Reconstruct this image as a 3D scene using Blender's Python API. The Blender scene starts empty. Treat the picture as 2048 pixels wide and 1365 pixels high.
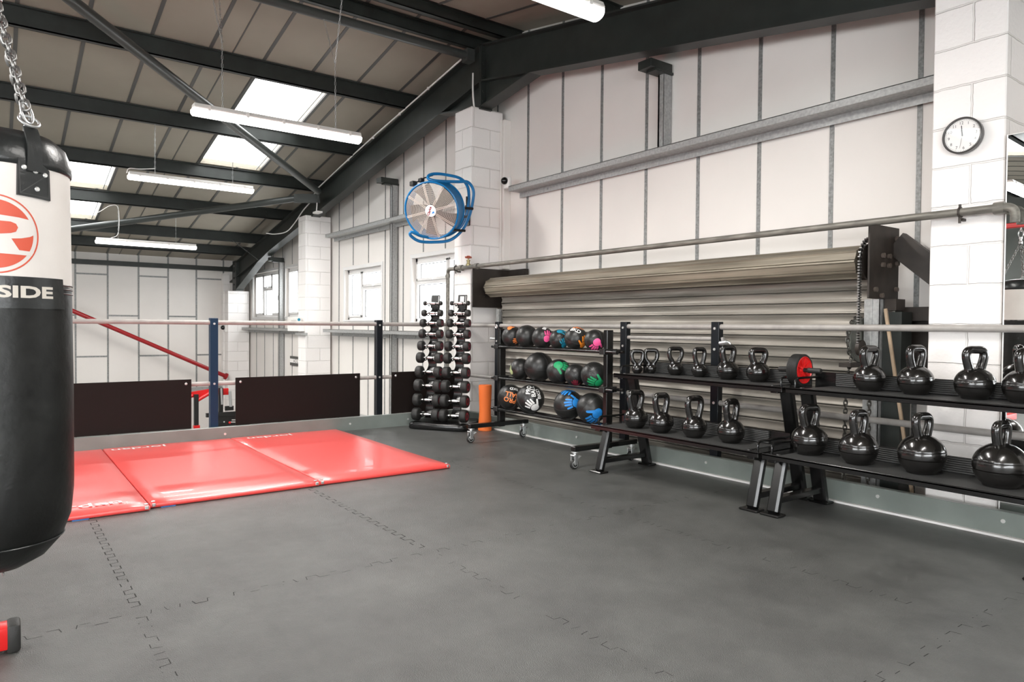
import bpy, bmesh, math, random
from mathutils import Vector, Matrix, Euler
random.seed(7)
scn = bpy.context.scene
COL = scn.collection
PI = math.pi
V = Vector
ZUP = V((0, 0, 1))

# ------------------------------------------------------------------ camera
CAM = V((0, 0, 1.09))
FWD = V((-0.80318833, 0.59534833, -0.02118671))
RGT = V((0.59532203, 0.8034452, 0.00821507))
UPV = V((-0.02191319, 0.00601467, 0.99974178))
cd = bpy.data.cameras.new('camera')
cam = bpy.data.objects.new('camera', cd)
COL.objects.link(cam)
cd.sensor_fit = 'HORIZONTAL'
cd.sensor_width = 36.0
cd.lens = 36.0 * 1400.5 / 2048.0
cd.clip_start = 0.05
cd.clip_end = 300
cam.matrix_world = Matrix(((RGT.x, UPV.x, -FWD.x, CAM.x), (RGT.y, UPV.y, -FWD.y, CAM.y), (RGT.z, UPV.z, -FWD.z, CAM.z), (0, 0, 0, 1)))
scn.camera = cam
vs = scn.view_settings
vs.view_transform = 'Standard'
vs.look = 'None'
vs.exposure = 0.12
vs.gamma = 1.0
vs.use_curve_mapping = False

# --------------------------------------------------------------- materials
def mat(name, col, rough=0.5, metal=0.0, spec=0.5, noise=0.0, nscale=8.0, bump=0.0, bscale=60.0, col2=None, coat=0.0, stretch=None):
    m = bpy.data.materials.new(name)
    m.use_nodes = True
    nt = m.node_tree
    b = nt.nodes['Principled BSDF']
    b.inputs['Base Color'].default_value = (*col, 1)
    b.inputs['Roughness'].default_value = rough
    b.inputs['Metallic'].default_value = metal
    b.inputs['Specular IOR Level'].default_value = spec
    b.inputs['Coat Weight'].default_value = coat
    tc = None
    if noise or bump or col2:
        tc = nt.nodes.new('ShaderNodeTexCoord')
        src = tc.outputs['Object']
        if stretch:
            mp = nt.nodes.new('ShaderNodeMapping')
            mp.inputs['Scale'].default_value = stretch
            nt.links.new(src, mp.inputs['Vector'])
            src = mp.outputs['Vector']
    if noise or col2:
        n = nt.nodes.new('ShaderNodeTexNoise')
        n.inputs['Scale'].default_value = nscale
        n.inputs['Detail'].default_value = 6
        nt.links.new(src, n.inputs['Vector'])
        r = nt.nodes.new('ShaderNodeValToRGB')
        c2 = col2 or tuple(max(0, c * (1 - noise)) for c in col)
        c1 = col if col2 else tuple(min(1, c * (1 + noise * 0.6)) for c in col)
        r.color_ramp.elements[0].position = 0.35
        r.color_ramp.elements[1].position = 0.68
        r.color_ramp.elements[0].color = (*c2, 1)
        r.color_ramp.elements[1].color = (*c1, 1)
        nt.links.new(n.outputs['Fac'], r.inputs['Fac'])
        nt.links.new(r.outputs['Color'], b.inputs['Base Color'])
    if bump:
        n2 = nt.nodes.new('ShaderNodeTexNoise')
        n2.inputs['Scale'].default_value = bscale
        n2.inputs['Detail'].default_value = 4
        nt.links.new(src, n2.inputs['Vector'])
        bp = nt.nodes.new('ShaderNodeBump')
        bp.inputs['Strength'].default_value = bump
        bp.inputs['Distance'].default_value = 0.01
        nt.links.new(n2.outputs['Fac'], bp.inputs['Height'])
        nt.links.new(bp.outputs['Normal'], b.inputs['Normal'])
    return m

def emit(name, col, s):
    m = bpy.data.materials.new(name)
    m.use_nodes = True
    b = m.node_tree.nodes['Principled BSDF']
    b.inputs['Base Color'].default_value = (0.8, 0.8, 0.8, 1)
    b.inputs['Emission Color'].default_value = (*col, 1)
    b.inputs['Emission Strength'].default_value = s
    return m

def block_mat():
    m = mat('painted_blockwork', (0.90, 0.87, 0.85), 0.55)
    nt = m.node_tree
    b = nt.nodes['Principled BSDF']
    tc = nt.nodes.new('ShaderNodeTexCoord')
    sp = nt.nodes.new('ShaderNodeSeparateXYZ')
    nt.links.new(tc.outputs['Object'], sp.inputs[0])
    ad = nt.nodes.new('ShaderNodeMath')
    ad.operation = 'ADD'
    nt.links.new(sp.outputs['X'], ad.inputs[0])
    nt.links.new(sp.outputs['Y'], ad.inputs[1])
    cb = nt.nodes.new('ShaderNodeCombineXYZ')
    nt.links.new(ad.outputs[0], cb.inputs['X'])
    nt.links.new(sp.outputs['Z'], cb.inputs['Y'])
    nz = nt.nodes.new('ShaderNodeTexNoise')
    nz.inputs['Scale'].default_value = 18
    nt.links.new(tc.outputs['Object'], nz.inputs['Vector'])
    mx = nt.nodes.new('ShaderNodeVectorMath')
    mx.operation = 'MULTIPLY_ADD'
    mx.inputs[1].default_value = (0.012, 0.012, 0)
    nt.links.new(nz.outputs['Color'], mx.inputs[0])
    nt.links.new(cb.outputs[0], mx.inputs[2])
    br = nt.nodes.new('ShaderNodeTexBrick')
    br.inputs['Scale'].default_value = 1.0
    br.inputs['Brick Width'].default_value = 0.45
    br.inputs['Row Height'].default_value = 0.225
    br.inputs['Mortar Size'].default_value = 0.007
    br.inputs['Mortar Smooth'].default_value = 0.6
    br.inputs['Color1'].default_value = (0.86, 0.83, 0.81, 1)
    br.inputs['Color2'].default_value = (0.88, 0.85, 0.83, 1)
    br.inputs['Mortar'].default_value = (0.79, 0.76, 0.735, 1)
    nt.links.new(mx.outputs[0], br.inputs['Vector'])
    nt.links.new(br.outputs['Color'], b.inputs['Base Color'])
    n2 = nt.nodes.new('ShaderNodeTexNoise')
    n2.inputs['Scale'].default_value = 45
    n2.inputs['Detail'].default_value = 5
    nt.links.new(tc.outputs['Object'], n2.inputs['Vector'])
    m1 = nt.nodes.new('ShaderNodeMath')
    m1.operation = 'MULTIPLY_ADD'
    m1.inputs[1].default_value = -1.0
    m1.inputs[2].default_value = 0.0
    nt.links.new(br.outputs['Fac'], m1.inputs[0])
    m2 = nt.nodes.new('ShaderNodeMath')
    m2.operation = 'MULTIPLY_ADD'
    m2.inputs[1].default_value = 0.35
    nt.links.new(n2.outputs['Fac'], m2.inputs[0])
    nt.links.new(m1.outputs[0], m2.inputs[2])
    bp = nt.nodes.new('ShaderNodeBump')
    bp.inputs['Strength'].default_value = 0.8
    bp.inputs['Distance'].default_value = 0.008
    nt.links.new(m2.outputs[0], bp.inputs['Height'])
    nt.links.new(bp.outputs['Normal'], b.inputs['Normal'])
    return m

def glass_mat(name, tint=(0.97, 0.98, 0.98), refl=0.08):
    m = bpy.data.materials.new(name)
    m.use_nodes = True
    nt = m.node_tree
    nt.nodes.clear()
    o = nt.nodes.new('ShaderNodeOutputMaterial')
    t = nt.nodes.new('ShaderNodeBsdfTransparent')
    t.inputs['Color'].default_value = (*tint, 1)
    g = nt.nodes.new('ShaderNodeBsdfGlossy')
    g.inputs['Roughness'].default_value = 0.02
    x = nt.nodes.new('ShaderNodeMixShader')
    x.inputs['Fac'].default_value = refl
    nt.links.new(t.outputs[0], x.inputs[1])
    nt.links.new(g.outputs[0], x.inputs[2])
    nt.links.new(x.outputs[0], o.inputs['Surface'])
    return m

def stripes_mat(name, c1, c2, period, axis='Z', rough=0.6):
    m = mat(name, c1, rough)
    nt = m.node_tree
    b = nt.nodes['Principled BSDF']
    tc = nt.nodes.new('ShaderNodeTexCoord')
    w = nt.nodes.new('ShaderNodeTexWave')
    w.bands_direction = axis
    w.inputs['Scale'].default_value = 0.314 / period
    nt.links.new(tc.outputs['Object'], w.inputs['Vector'])
    r = nt.nodes.new('ShaderNodeValToRGB')
    r.color_ramp.elements[0].color = (*c2, 1)
    r.color_ramp.elements[1].color = (*c1, 1)
    nt.links.new(w.outputs['Fac'], r.inputs['Fac'])
    nt.links.new(r.outputs['Color'], b.inputs['Base Color'])
    bp = nt.nodes.new('ShaderNodeBump')
    bp.inputs['Strength'].default_value = 0.8
    bp.inputs['Distance'].default_value = 0.003
    nt.links.new(w.outputs['Fac'], bp.inputs['Height'])
    nt.links.new(bp.outputs['Normal'], b.inputs['Normal'])
    return m

M = {}
M['panel'] = mat('white_wall_panel', (0.76, 0.725, 0.69), 0.6, noise=0.03, nscale=1.5)
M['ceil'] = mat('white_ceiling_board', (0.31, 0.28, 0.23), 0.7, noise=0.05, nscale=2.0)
M['block'] = block_mat()
M['galv'] = mat('galvanised_steel', (0.40, 0.405, 0.40), 0.5, 0.4, noise=0.18, nscale=45)
M['strip'] = mat('grey_joint_strip', (0.27, 0.275, 0.27), 0.5, 0.3, noise=0.3, nscale=60)
M['ceilstrip'] = mat('dark_ceiling_strip', (0.085, 0.086, 0.082), 0.5)
M['darkstrip'] = mat('dark_joint_strip', (0.10, 0.10, 0.095), 0.6)
M['steel'] = mat('dark_green_painted_steel', (0.020, 0.0245, 0.022), 0.45, noise=0.25, nscale=5)
M['tube'] = mat('dark_grey_tube_paint', (0.045, 0.05, 0.047), 0.35)
M['floor'] = mat('black_rubber_flooring', (0.080, 0.082, 0.078), 0.38, spec=0.9, noise=0.42, nscale=3.2, bump=0.5, bscale=260)
M['gap'] = mat('floor_joint', (0.022, 0.022, 0.021), 0.9)
for n_ in M['floor'].node_tree.nodes:
    if n_.bl_idname == 'ShaderNodeTexNoise' and abs(n_.inputs['Scale'].default_value - 3.2) < 0.01:
        n_.inputs['Detail'].default_value = 14
        n_.inputs['Roughness'].default_value = 0.78
M['lower'] = mat('lower_floor_paint', (0.30, 0.30, 0.29), 0.7)
M['kick'] = mat('grey_green_board_paint', (0.19, 0.215, 0.20), 0.3, noise=0.12, nscale=4)
M['white'] = mat('white_plastic', (0.82, 0.80, 0.78), 0.4)
M['upvc'] = mat('white_window_plastic', (0.72, 0.71, 0.70), 0.3)
M['rail'] = mat('grey_painted_rail', (0.34, 0.32, 0.30), 0.45, noise=0.12, nscale=14)
M['navy'] = mat('navy_post_paint', (0.005, 0.026, 0.062), 0.4, spec=0.3)
M['slate'] = mat('dark_slate_post_paint', (0.006, 0.008, 0.011), 0.4, spec=0.3)
M['board'] = mat('dark_brown_black_board', (0.011, 0.0075, 0.0065), 0.6, spec=0.15)
M['bolt'] = mat('bright_bolt_head', (0.75, 0.75, 0.73), 0.3, 0.6)
M['black'] = mat('black_gloss_paint', (0.006, 0.006, 0.006), 0.22)
M['blackm'] = mat('black_satin_paint', (0.010, 0.010, 0.010), 0.42)
M['rubber'] = mat('black_rubber', (0.014, 0.014, 0.013), 0.55, bump=0.15, bscale=200)
M['traymat'] = mat('tray_rubber_mat', (0.040, 0.041, 0.040), 0.5, bump=0.2, bscale=250)
M['ribbed'] = stripes_mat('ribbed_rubber', (0.055, 0.056, 0.055), (0.006, 0.006, 0.006), 0.011)
M['bell'] = mat('black_gloss_casting', (0.007, 0.0065, 0.006), 0.2, spec=0.6, bump=0.03, bscale=40, coat=0.4)
M['ball'] = mat('black_ball_leather', (0.011, 0.0115, 0.011), 0.36, spec=0.5, bump=0.08, bscale=160)
M['seam'] = mat('ball_seam_stitch', (0.045, 0.045, 0.044), 0.5)  # gloss on the ball seams is put into this lighter colour
M['wheelgrey'] = mat('grey_green_wheel', (0.16, 0.165, 0.145), 0.5, noise=0.3, nscale=12)
M['backwall'] = mat('grey_green_wall_paint', (0.17, 0.185, 0.175), 0.7)
M['dullbolt'] = mat('dull_bolt_head', (0.16, 0.13, 0.11), 0.45, 0.5)
M['chrome'] = mat('chrome', (0.75, 0.75, 0.74), 0.22, 1.0, bump=0.25, bscale=150)
M['zinc'] = mat('zinc_plate', (0.6, 0.61, 0.61), 0.35, 0.85)
M['chain'] = mat('steel_chain', (0.27, 0.265, 0.255), 0.38, 0.8)
M['oldchain'] = mat('old_dark_chain', (0.10, 0.095, 0.085), 0.45, 0.6)
M['mat'] = mat('red_vinyl', (0.76, 0.058, 0.05), 0.34, spec=1.0, bump=0.10, bscale=140, coat=0.12)
M['mat'].node_tree.nodes['Principled BSDF'].inputs['Sheen Weight'].default_value = 0.06
M['matside'] = M['mat']
M['red'] = mat('red_paint', (0.62, 0.012, 0.012), 0.3)
M['darkred'] = mat('dark_red_tube_paint', (0.32, 0.012, 0.016), 0.3)
M['blue'] = mat('blue_strip', (0.01, 0.16, 0.45), 0.5)
M['fanblue'] = mat('blue_fan_paint', (0.003, 0.15, 0.38), 0.33)
M['grill'] = mat('fan_grill_wire', (0.66, 0.60, 0.54), 0.4, 0.2)
M['blade'] = mat('fan_blade', (0.045, 0.042, 0.04), 0.5)
M['orange'] = mat('orange_foam', (0.66, 0.135, 0.02), 0.75, bump=0.15, bscale=60)
M['slat'] = mat('weathered_shutter_slat', (0.35, 0.325, 0.285), 0.40, 0.3, col2=(0.20, 0.185, 0.16), nscale=2.2, stretch=(0.6, 1, 9))
M['rollslat'] = mat('dirty_brown_slat', (0.30, 0.265, 0.205), 0.5, 0.2, col2=(0.13, 0.112, 0.083), nscale=2.5, stretch=(0.5, 5, 12))
M['rust'] = mat('brown_black_steel', (0.034, 0.027, 0.022), 0.5, 0.2, noise=0.35, nscale=9)
M['pipe'] = mat('old_galvanised_pipe', (0.20, 0.19, 0.165), 0.5, 0.3, noise=0.4, nscale=14, stretch=(0.5, 3, 3))
M['wood'] = mat('pale_wood', (0.42, 0.31, 0.21), 0.7, noise=0.2, nscale=10)
M['brass'] = mat('aged_brass', (0.35, 0.30, 0.16), 0.45, 0.7)
M['tapred'] = mat('worn_red_tap', (0.38, 0.08, 0.04), 0.6)
M['bagwhite'] = mat('worn_white_leather', (0.66, 0.62, 0.585), 0.5, noise=0.06, nscale=5, bump=0.12, bscale=30)
M['bagblack'] = mat('worn_black_leather', (0.0085, 0.0092, 0.0085), 0.44, spec=0.35, noise=0.5, nscale=7, bump=0.22, bscale=28)
M['bagleather'] = mat('black_leather_collar', (0.016, 0.018, 0.018), 0.33, bump=0.25, bscale=26)
M['logo'] = mat('red_logo_print', (0.55, 0.075, 0.035), 0.5)
M['letter'] = mat('raised_grey_lettering', (0.55, 0.51, 0.45), 0.5)
M['white_print'] = mat('white_print', (0.80, 0.80, 0.78), 0.5)
M['orange_print'] = mat('orange_print', (0.85, 0.24, 0.06), 0.5)
M['amber_print'] = mat('amber_print', (0.85, 0.26, 0.02), 0.5)
M['pink_print'] = mat('pink_print', (0.80, 0.09, 0.28), 0.5)
M['blue_print'] = mat('blue_print', (0.015, 0.22, 0.62), 0.5)
M['teal_print'] = mat('teal_print', (0.01, 0.22, 0.34), 0.5)
M['green_print'] = mat('green_print', (0.01, 0.30, 0.11), 0.5)
M['lime_print'] = mat('lime_print', (0.42, 0.50, 0.25), 0.5)
M['maroon_print'] = mat('maroon_print', (0.22, 0.015, 0.035), 0.5)
M['glass'] = glass_mat('window_glass')
M['skyglass'] = glass_mat('rooflight_sheet', (0.95, 0.95, 0.94), 0.03)
M['clockglass'] = glass_mat('clock_glass', (1, 1, 1), 0.06)
M['mirror'] = mat('mirror_silver', (0.88, 0.89, 0.885), 0.0, 1.0)
M['lamp'] = emit('lit_diffuser', (1.0, 0.97, 0.93), 5.0)
M['lampbody'] = mat('lamp_housing', (0.74, 0.72, 0.69), 0.45)
M['ink'] = mat('dark_grey_ink', (0.03, 0.03, 0.03), 0.6)
M['signgrey'] = mat('sign_grey', (0.07, 0.07, 0.065), 0.6)
M['fawn'] = mat('fawn_trim', (0.5, 0.45, 0.38), 0.6)

# ------------------------------------------------------------ mesh builder
def frame(axis, up=None):
    a = V(axis).normalized()
    u = V(up) if up is not None else (ZUP if abs(a.z) < 0.95 else V((1, 0, 0)))
    x = u.cross(a)
    if x.length < 1e-6:
        x = V((1, 0, 0)).cross(a)
    x.normalize()
    y = a.cross(x)
    return x, y, a

def smooth_path(pts, n=6, closed=False):
    pts = [V(p) for p in pts]
    out = []
    N = len(pts)
    rng = range(N if closed else N - 1)
    for i in rng:
        p0 = pts[(i - 1) % N] if closed or i > 0 else pts[0] * 2 - pts[1]
        p1 = pts[i]
        p2 = pts[(i + 1) % N]
        p3 = pts[(i + 2) % N] if closed or i + 2 < N else pts[-1] * 2 - pts[-2]
        for k in range(n):
            t = k / n
            out.append(0.5 * ((2 * p1) + (p2 - p0) * t + (2 * p0 - 5 * p1 + 4 * p2 - p3) * t * t + (3 * p1 - p0 - 3 * p2 + p3) * t ** 3))
    if not closed:
        out.append(pts[-1])
    return out

class MB:
    def __init__(s):
        s.bm = bmesh.new()
        s.mi = 0
    def _f(s, vs):
        try:
            f = s.bm.faces.new(vs)
            f.material_index = s.mi
            return f
        except ValueError:
            return None
    def quad(s, pts):
        return s._f([s.bm.verts.new(p) for p in pts])
    def box(s, c, d, mtx=None, bev=0.0, seg=1):
        t = bmesh.new()
        bmesh.ops.create_cube(t, size=1.0)
        for v in t.verts:
            v.co = V((v.co.x * d[0], v.co.y * d[1], v.co.z * d[2]))
        if bev:
            bmesh.ops.bevel(t, geom=list(t.edges), offset=min(bev, min(d) * 0.45), segments=seg, affect='EDGES', profile=0.5)
        mt = Matrix.Translation(V(c)) @ (mtx.to_4x4() if mtx is not None else Matrix.Identity(4))
        s.merge(t, mt)
        return s
    def span(s, lo, hi, bev=0.0, seg=1):
        lo, hi = V(lo), V(hi)
        return s.box((lo + hi) / 2, hi - lo, None, bev, seg)
    def bar(s, p0, p1, w, h, up=None, bev=0.0):
        p0, p1 = V(p0), V(p1)
        x, y, a = frame(p1 - p0, up)
        m = Matrix((x, y, a)).transposed()
        return s.box((p0 + p1) / 2, (w, h, (p1 - p0).length), m, bev)
    def merge(s, t, mt=None):
        mp = {}
        for v in t.verts:
            mp[v] = s.bm.verts.new(mt @ v.co if mt is not None else v.co)
        for f in t.faces:
            s._f([mp[v] for v in f.verts])
        t.free()
        return s
    def tube(s, pts, r, n=10, closed=False, caps=True, flat=1.0, up=None):
        pts = [V(p) for p in pts]
        N = len(pts)
        tg = []
        for i in range(N):
            if closed:
                d = pts[(i + 1) % N] - pts[i - 1]
            else:
                d = pts[min(i + 1, N - 1)] - pts[max(i - 1, 0)]
            tg.append(d.normalized())
        x, y, a = frame(tg[0], up)
        rings = []
        rr = r if callable(r) else (lambda q: r)
        for i in range(N):
            if i:
                ax = tg[i - 1].cross(tg[i])
                if ax.length > 1e-7:
                    q = Matrix.Rotation(tg[i - 1].angle(tg[i]), 3, ax.normalized())
                    x = q @ x
                    y = q @ y
            R = rr(i / max(1, N - 1))
            rings.append([s.bm.verts.new(pts[i] + x * (R * math.cos(2 * PI * k / n)) + y * (R * flat * math.sin(2 * PI * k / n))) for k in range(n)])
        for i in range(N if closed else N - 1):
            A, B = rings[i], rings[(i + 1) % N]
            off = 0
            if closed and i == N - 1:
                off = min(range(n), key=lambda o: (A[0].co - B[o].co).length)
            for k in range(n):
                s._f([A[k], A[(k + 1) % n], B[(k + 1 + off) % n], B[(k + off) % n]])
        if caps and not closed:
            s._f(list(reversed(rings[0])))
            s._f(rings[-1])
        return s
    def cyl(s, p0, p1, r, n=16):
        return s.tube([p0, p1], r, n)
    def lathe(s, prof, c=(0, 0, 0), axis=(0, 0, 1), n=32, up=None):
        x, y, a = frame(axis, up)
        c = V(c)
        rings = []
        for (r, h) in prof:
            if r < 1e-6:
                rings.append([s.bm.verts.new(c + a * h)])
            else:
                rings.append([s.bm.verts.new(c + a * h + x * (r * math.cos(2 * PI * k / n)) + y * (r * math.sin(2 * PI * k / n))) for k in range(n)])
        for A, B in zip(rings, rings[1:]):
            for k in range(n):
                k2 = (k + 1) % n
                if len(A) == 1 and len(B) == 1:
                    continue
                if len(A) == 1:
                    s._f([A[0], B[k2], B[k]])
                elif len(B) == 1:
                    s._f([A[k], A[k2], B[0]])
                else:
                    s._f([A[k], A[k2], B[k2], B[k]])
        return s
    def torus(s, c, R, r, axis=(0, 0, 1), n=24, m=8, up=None, sy=1.0):
        x, y, a = frame(axis, up)
        c = V(c)
        s.tube([c + x * (R * math.cos(2 * PI * k / n)) + y * (R * sy * math.sin(2 * PI * k / n)) for k in range(n)], r, m, closed=True)
        return s
    def sphere(s, c, r, u=24, v=14):
        t = bmesh.new()
        bmesh.ops.create_uvsphere(t, u_segments=u, v_segments=v, radius=r)
        return s.merge(t, Matrix.Translation(V(c)))
    def prism(s, poly, fn0, fn1):
        a = [s.bm.verts.new(fn0(*p)) for p in poly]
        b = [s.bm.verts.new(fn1(*p)) for p in poly]
        s._f(list(reversed(a)))
        s._f(b)
        n = len(poly)
        for i in range(n):
            s._f([a[i], a[(i + 1) % n], b[(i + 1) % n], b[i]])
        return s
    def build(s, name, m, parent=None, org=None, local=False, ang=35, fix=True):
        if fix:
            bmesh.ops.recalc_face_normals(s.bm, faces=list(s.bm.faces))
        me = bpy.data.meshes.new(name)
        off = V((0, 0, 0))
        if parent is not None:
            if not local:
                off = wloc(parent)
        elif org is not None:
            off = V(org)
        if off.length:
            bmesh.ops.translate(s.bm, vec=-off, verts=list(s.bm.verts))
        s.bm.to_mesh(me)
        s.bm.free()
        for mm in (m if isinstance(m, (list, tuple)) else [m]):
            me.materials.append(mm)
        if ang:
            for p in me.polygons:
                p.use_smooth = True
            me.set_sharp_from_angle(angle=math.radians(ang))
        o = bpy.data.objects.new(name, me)
        COL.objects.link(o)
        if parent is not None:
            o.parent = parent
        elif org is not None:
            o.location = V(org)
        return o

def wloc(o):
    p = V((0, 0, 0))
    while o is not None:
        p += o.location
        o = o.parent
    return p

def tag(o, label=None, cat=None, group=None, kind=None):
    if label: o['label'] = label
    if cat: o['category'] = cat
    if group: o['group'] = group
    if kind: o['kind'] = kind
    return o

def thing(name, label, cat, loc=(0, 0, 0), rz=0.0, group=None, kind=None):
    o = bpy.data.objects.new(name, None)
    o.empty_display_size = 0.1
    COL.objects.link(o)
    o.location = V(loc)
    o.rotation_euler = (0, 0, rz)
    return tag(o, label, cat, group, kind)

def copy_tree(o, parent=None):
    c = o.copy()
    COL.objects.link(c)
    c.parent = parent
    for ch in list(o.children):
        copy_tree(ch, c)
    return c

def struct(name, mb, m, label, cat, ang=35, group=None, org=None):
    return tag(mb.build(name, m, None, org, ang=ang), label, cat, group, 'structure')

# flat outlines that are laid onto curved surfaces
def text_bm(s, size, ax='CENTER', bold=0.0, width=1.0, shear=0.0, depth=0.0):
    cu = bpy.data.curves.new('tmp', 'FONT')
    cu.body = s
    cu.size = size
    cu.align_x = ax
    cu.align_y = 'CENTER'
    cu.offset = bold
    cu.shear = shear
    cu.resolution_u = 3
    cu.extrude = depth
    ob = bpy.data.objects.new('tmp', cu)
    COL.objects.link(ob)
    dg = bpy.context.evaluated_depsgraph_get()
    me = bpy.data.meshes.new_from_object(ob.evaluated_get(dg))
    bm = bmesh.new()
    bm.from_mesh(me)
    bpy.data.objects.remove(ob)
    bpy.data.curves.remove(cu)
    bpy.data.meshes.remove(me)
    if width != 1.0:
        for v in bm.verts:
            v.co.x *= width
    return bm

def hand_bm(size=1.0, fingers=4, mirror=False, spread=1.0):
    bm = bmesh.new()
    def poly(pts):
        vs_ = [bm.verts.new((p[0] * size * (-1 if mirror else 1), p[1] * size, 0)) for p in pts]
        bm.faces.new(vs_)
    def cap(p0, p1, w0, w1):
        a = V((p1[0] - p0[0], p1[1] - p0[1]))
        n = V((-a.y, a.x)).normalized()
        a.normalize()
        pts = [(p0[0] + n.x * w0, p0[1] + n.y * w0), (p0[0] - n.x * w0, p0[1] - n.y * w0), (p1[0] - n.x * w1, p1[1] - n.y * w1)]
        for k in range(1, 5):
            t = -PI / 2 + PI * k / 5
            pts.append((p1[0] + a.x * w1 * math.cos(t) + n.x * w1 * math.sin(t), p1[1] + a.y * w1 * math.cos(t) + n.y * w1 * math.sin(t)))
        pts.append((p1[0] + n.x * w1, p1[1] + n.y * w1))
        poly(pts)
    poly([(0.24 * math.cos(t) * (1.0 if math.sin(t) < 0 else 1.08), -0.12 + 0.27 * math.sin(t)) for t in [2 * PI * k / 16 for k in range(16)]])
    F = [(-0.19, 0.13, -0.30, 0.40, 0.055), (-0.065, 0.17, -0.10, 0.54, 0.06), (0.065, 0.17, 0.08, 0.56, 0.06), (0.185, 0.12, 0.25, 0.46, 0.055)]
    for f in F[:fingers]:
        cap((f[0], f[1]), (f[2] * spread, f[3]), f[4], f[4] * 0.9)
    cap((0.21, -0.12), (0.47, 0.10), 0.07, 0.06)
    return bm

def cut_grid(bm, step):
    xs = [v.co.x for v in bm.verts]
    ys = [v.co.y for v in bm.verts]
    for lo, hi, nrm in ((min(xs), max(xs), V((1, 0, 0))), (min(ys), max(ys), V((0, 1, 0)))):
        k = math.ceil(lo / step)
        while k * step < hi:
            bmesh.ops.bisect_plane(bm, geom=list(bm.verts) + list(bm.edges) + list(bm.faces), plane_co=nrm * (k * step), plane_no=nrm)
            k += 1
    return bm

def on_sphere(bm, c, r, d, rot=0.0, off=0.0012, uv=(0, 0)):
    c, d = V(c), V(d).normalized()
    e1 = ZUP.cross(d)
    if e1.length < 1e-4:
        e1 = V((1, 0, 0))
    e1.normalize()
    e2 = d.cross(e1)
    cut_grid(bm, r * 0.16)
    cr, sr = math.cos(rot), math.sin(rot)
    for v in bm.verts:
        u, w = v.co.x + uv[0], v.co.y + uv[1]
        u, w = u * cr - w * sr, u * sr + w * cr
        L = math.hypot(u, w)
        rho = L / r
        if L < 1e-9:
            v.co = c + d * (r + off)
        else:
            v.co = c + (d * math.cos(rho) + (e1 * u + e2 * w) * (math.sin(rho) / L)) * (r + off)
    return bm

def from_bm(bm):
    m = MB()
    m.bm.free()
    m.bm = bm
    return m

def face_dir(c, dx, dy):
    v = (V(c) - CAM).normalized()
    x = v.cross(ZUP).normalized()
    y = x.cross(v)
    return x * dx + y * dy - v * math.sqrt(max(0.02, 1 - dx * dx - dy * dy))
# =========================================================== THE BUILDING
RX = -6.73                       # ridge
def raft_top(x): return 4.32 - 0.178 * abs(x - RX)
def ceil_z(x): return raft_top(x) + 0.20
def raft_bot(x): return 3.894 - 0.172 * abs(x - RX)
XF, YG, XR, YB, ZL = -17.5, 4.9, 4.05, -9.5, -2.7
KX, KY = -6.77, 4.265            # edges of the raised floor

# raised floor with interlocking mats
m = MB()
m.span((KX, YB, -0.22), (XR, KY, 0.0))
m.mi = 1
def jig(p0, p1, amp=0.016, per=0.10, w=0.0024, skip=0.0, seed=1):
    rnd = random.Random(seed)
    p0, p1 = V(p0), V(p1)
    d = p1 - p0
    L = d.length
    d.normalize()
    nrm = V((-d.y, d.x, 0))
    n = int(L / per)
    pts = []
    for k in range(n):
        a = k * per
        for (t, o) in ((0.0, -1), (0.32, -1), (0.36, -1.1), (0.42, 1.1), (0.5, 1), (0.82, 1), (0.86, 1.1), (0.92, -1.1)):
            pts.append(p0 + d * (a + t * per) + nrm * (amp * o))
    for i, (a, b) in enumerate(zip(pts, pts[1:])):
        if rnd.random() < skip:
            continue
        e = (b - a).normalized()
        q = V((-e.y, e.x, 0)) * w * (0.6 + 0.5 * rnd.random())
        z = V((0, 0, 0.0006))
        m.quad([a - q + z, b - q + z, b + q + z, a + q + z])
sx = [-4.79, -2.915, -1.05, 0.82]
sy = [-2.05, -0.805, 0.435, 1.685, 2.925]
for i, x in enumerate(sx):
    for j, (a, b) in enumerate(zip([-3.3] + sy, sy + [KY - 0.05])):
        near = (x == -2.915 and -1 < a < 1.0)
        jig((x, a, 0), (x, b, 0), skip=0.45 if near else 0.62, seed=i * 10 + j, w=0.0017)
for j, y in enumerate(sy):
    for i, (a, b) in enumerate(zip([KX + 0.05] + sx, sx + [2.6])):
        clear = (y in (0.435, 1.685) and -5 < a < -2.0 and b <= -2.8)
        jig((a, y, 0), (b, y, 0), skip=0.05 if clear else 0.55, seed=100 + i * 10 + j, w=0.0024 if clear else 0.0015)
fl = struct('floor', m, [M['floor'], M['gap']], 'black rubber gym floor of large interlocking mats', 'floor', ang=0)

m = MB()
m.span((XF - 0.2, YB - 0.16, ZL - 0.2), (XR + 0.16, YG + 0.2, ZL))
struct('ground_floor', m, M['lower'], 'pale floor of the lower hall seen past the raised floor edge', 'floor', ang=0)

# edge boards of the raised floor
m = MB(); m.span((KX - 0.05, YB, -0.22), (KX, KY + 0.02, 0.135), 0.003)
m.mi = 1
for y in (0.2, 1.72, 2.95, 3.62):
    m.cyl((KX, y, 0.07), (KX + 0.006, y, 0.07), 0.011, 8)
struct('baseboard_left', m, [M['kick'], M['bolt']], 'grey green edge board behind the red mats, below the black panels', 'edge board')
m = MB(); m.span((KX + 0.001, KY, -0.22), (XR, KY + 0.05, 0.135), 0.003)
m.mi = 1
for x in (-6.2, -4.75, -3.31, -2.05, -1.40, -0.2):
    m.cyl((x, KY, 0.085), (x, KY - 0.006, 0.085), 0.011, 8)
struct('baseboard_back', m, [M['kick'], M['bolt']], 'grey green edge board behind the weight racks', 'edge board')
m = MB(); m.span((-6.02, KY - 0.028, 0), (XR, KY, 0.012))
struct('trim_1', m, M['white'], 'white strip along the foot of the edge board behind the racks', 'trim')

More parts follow.
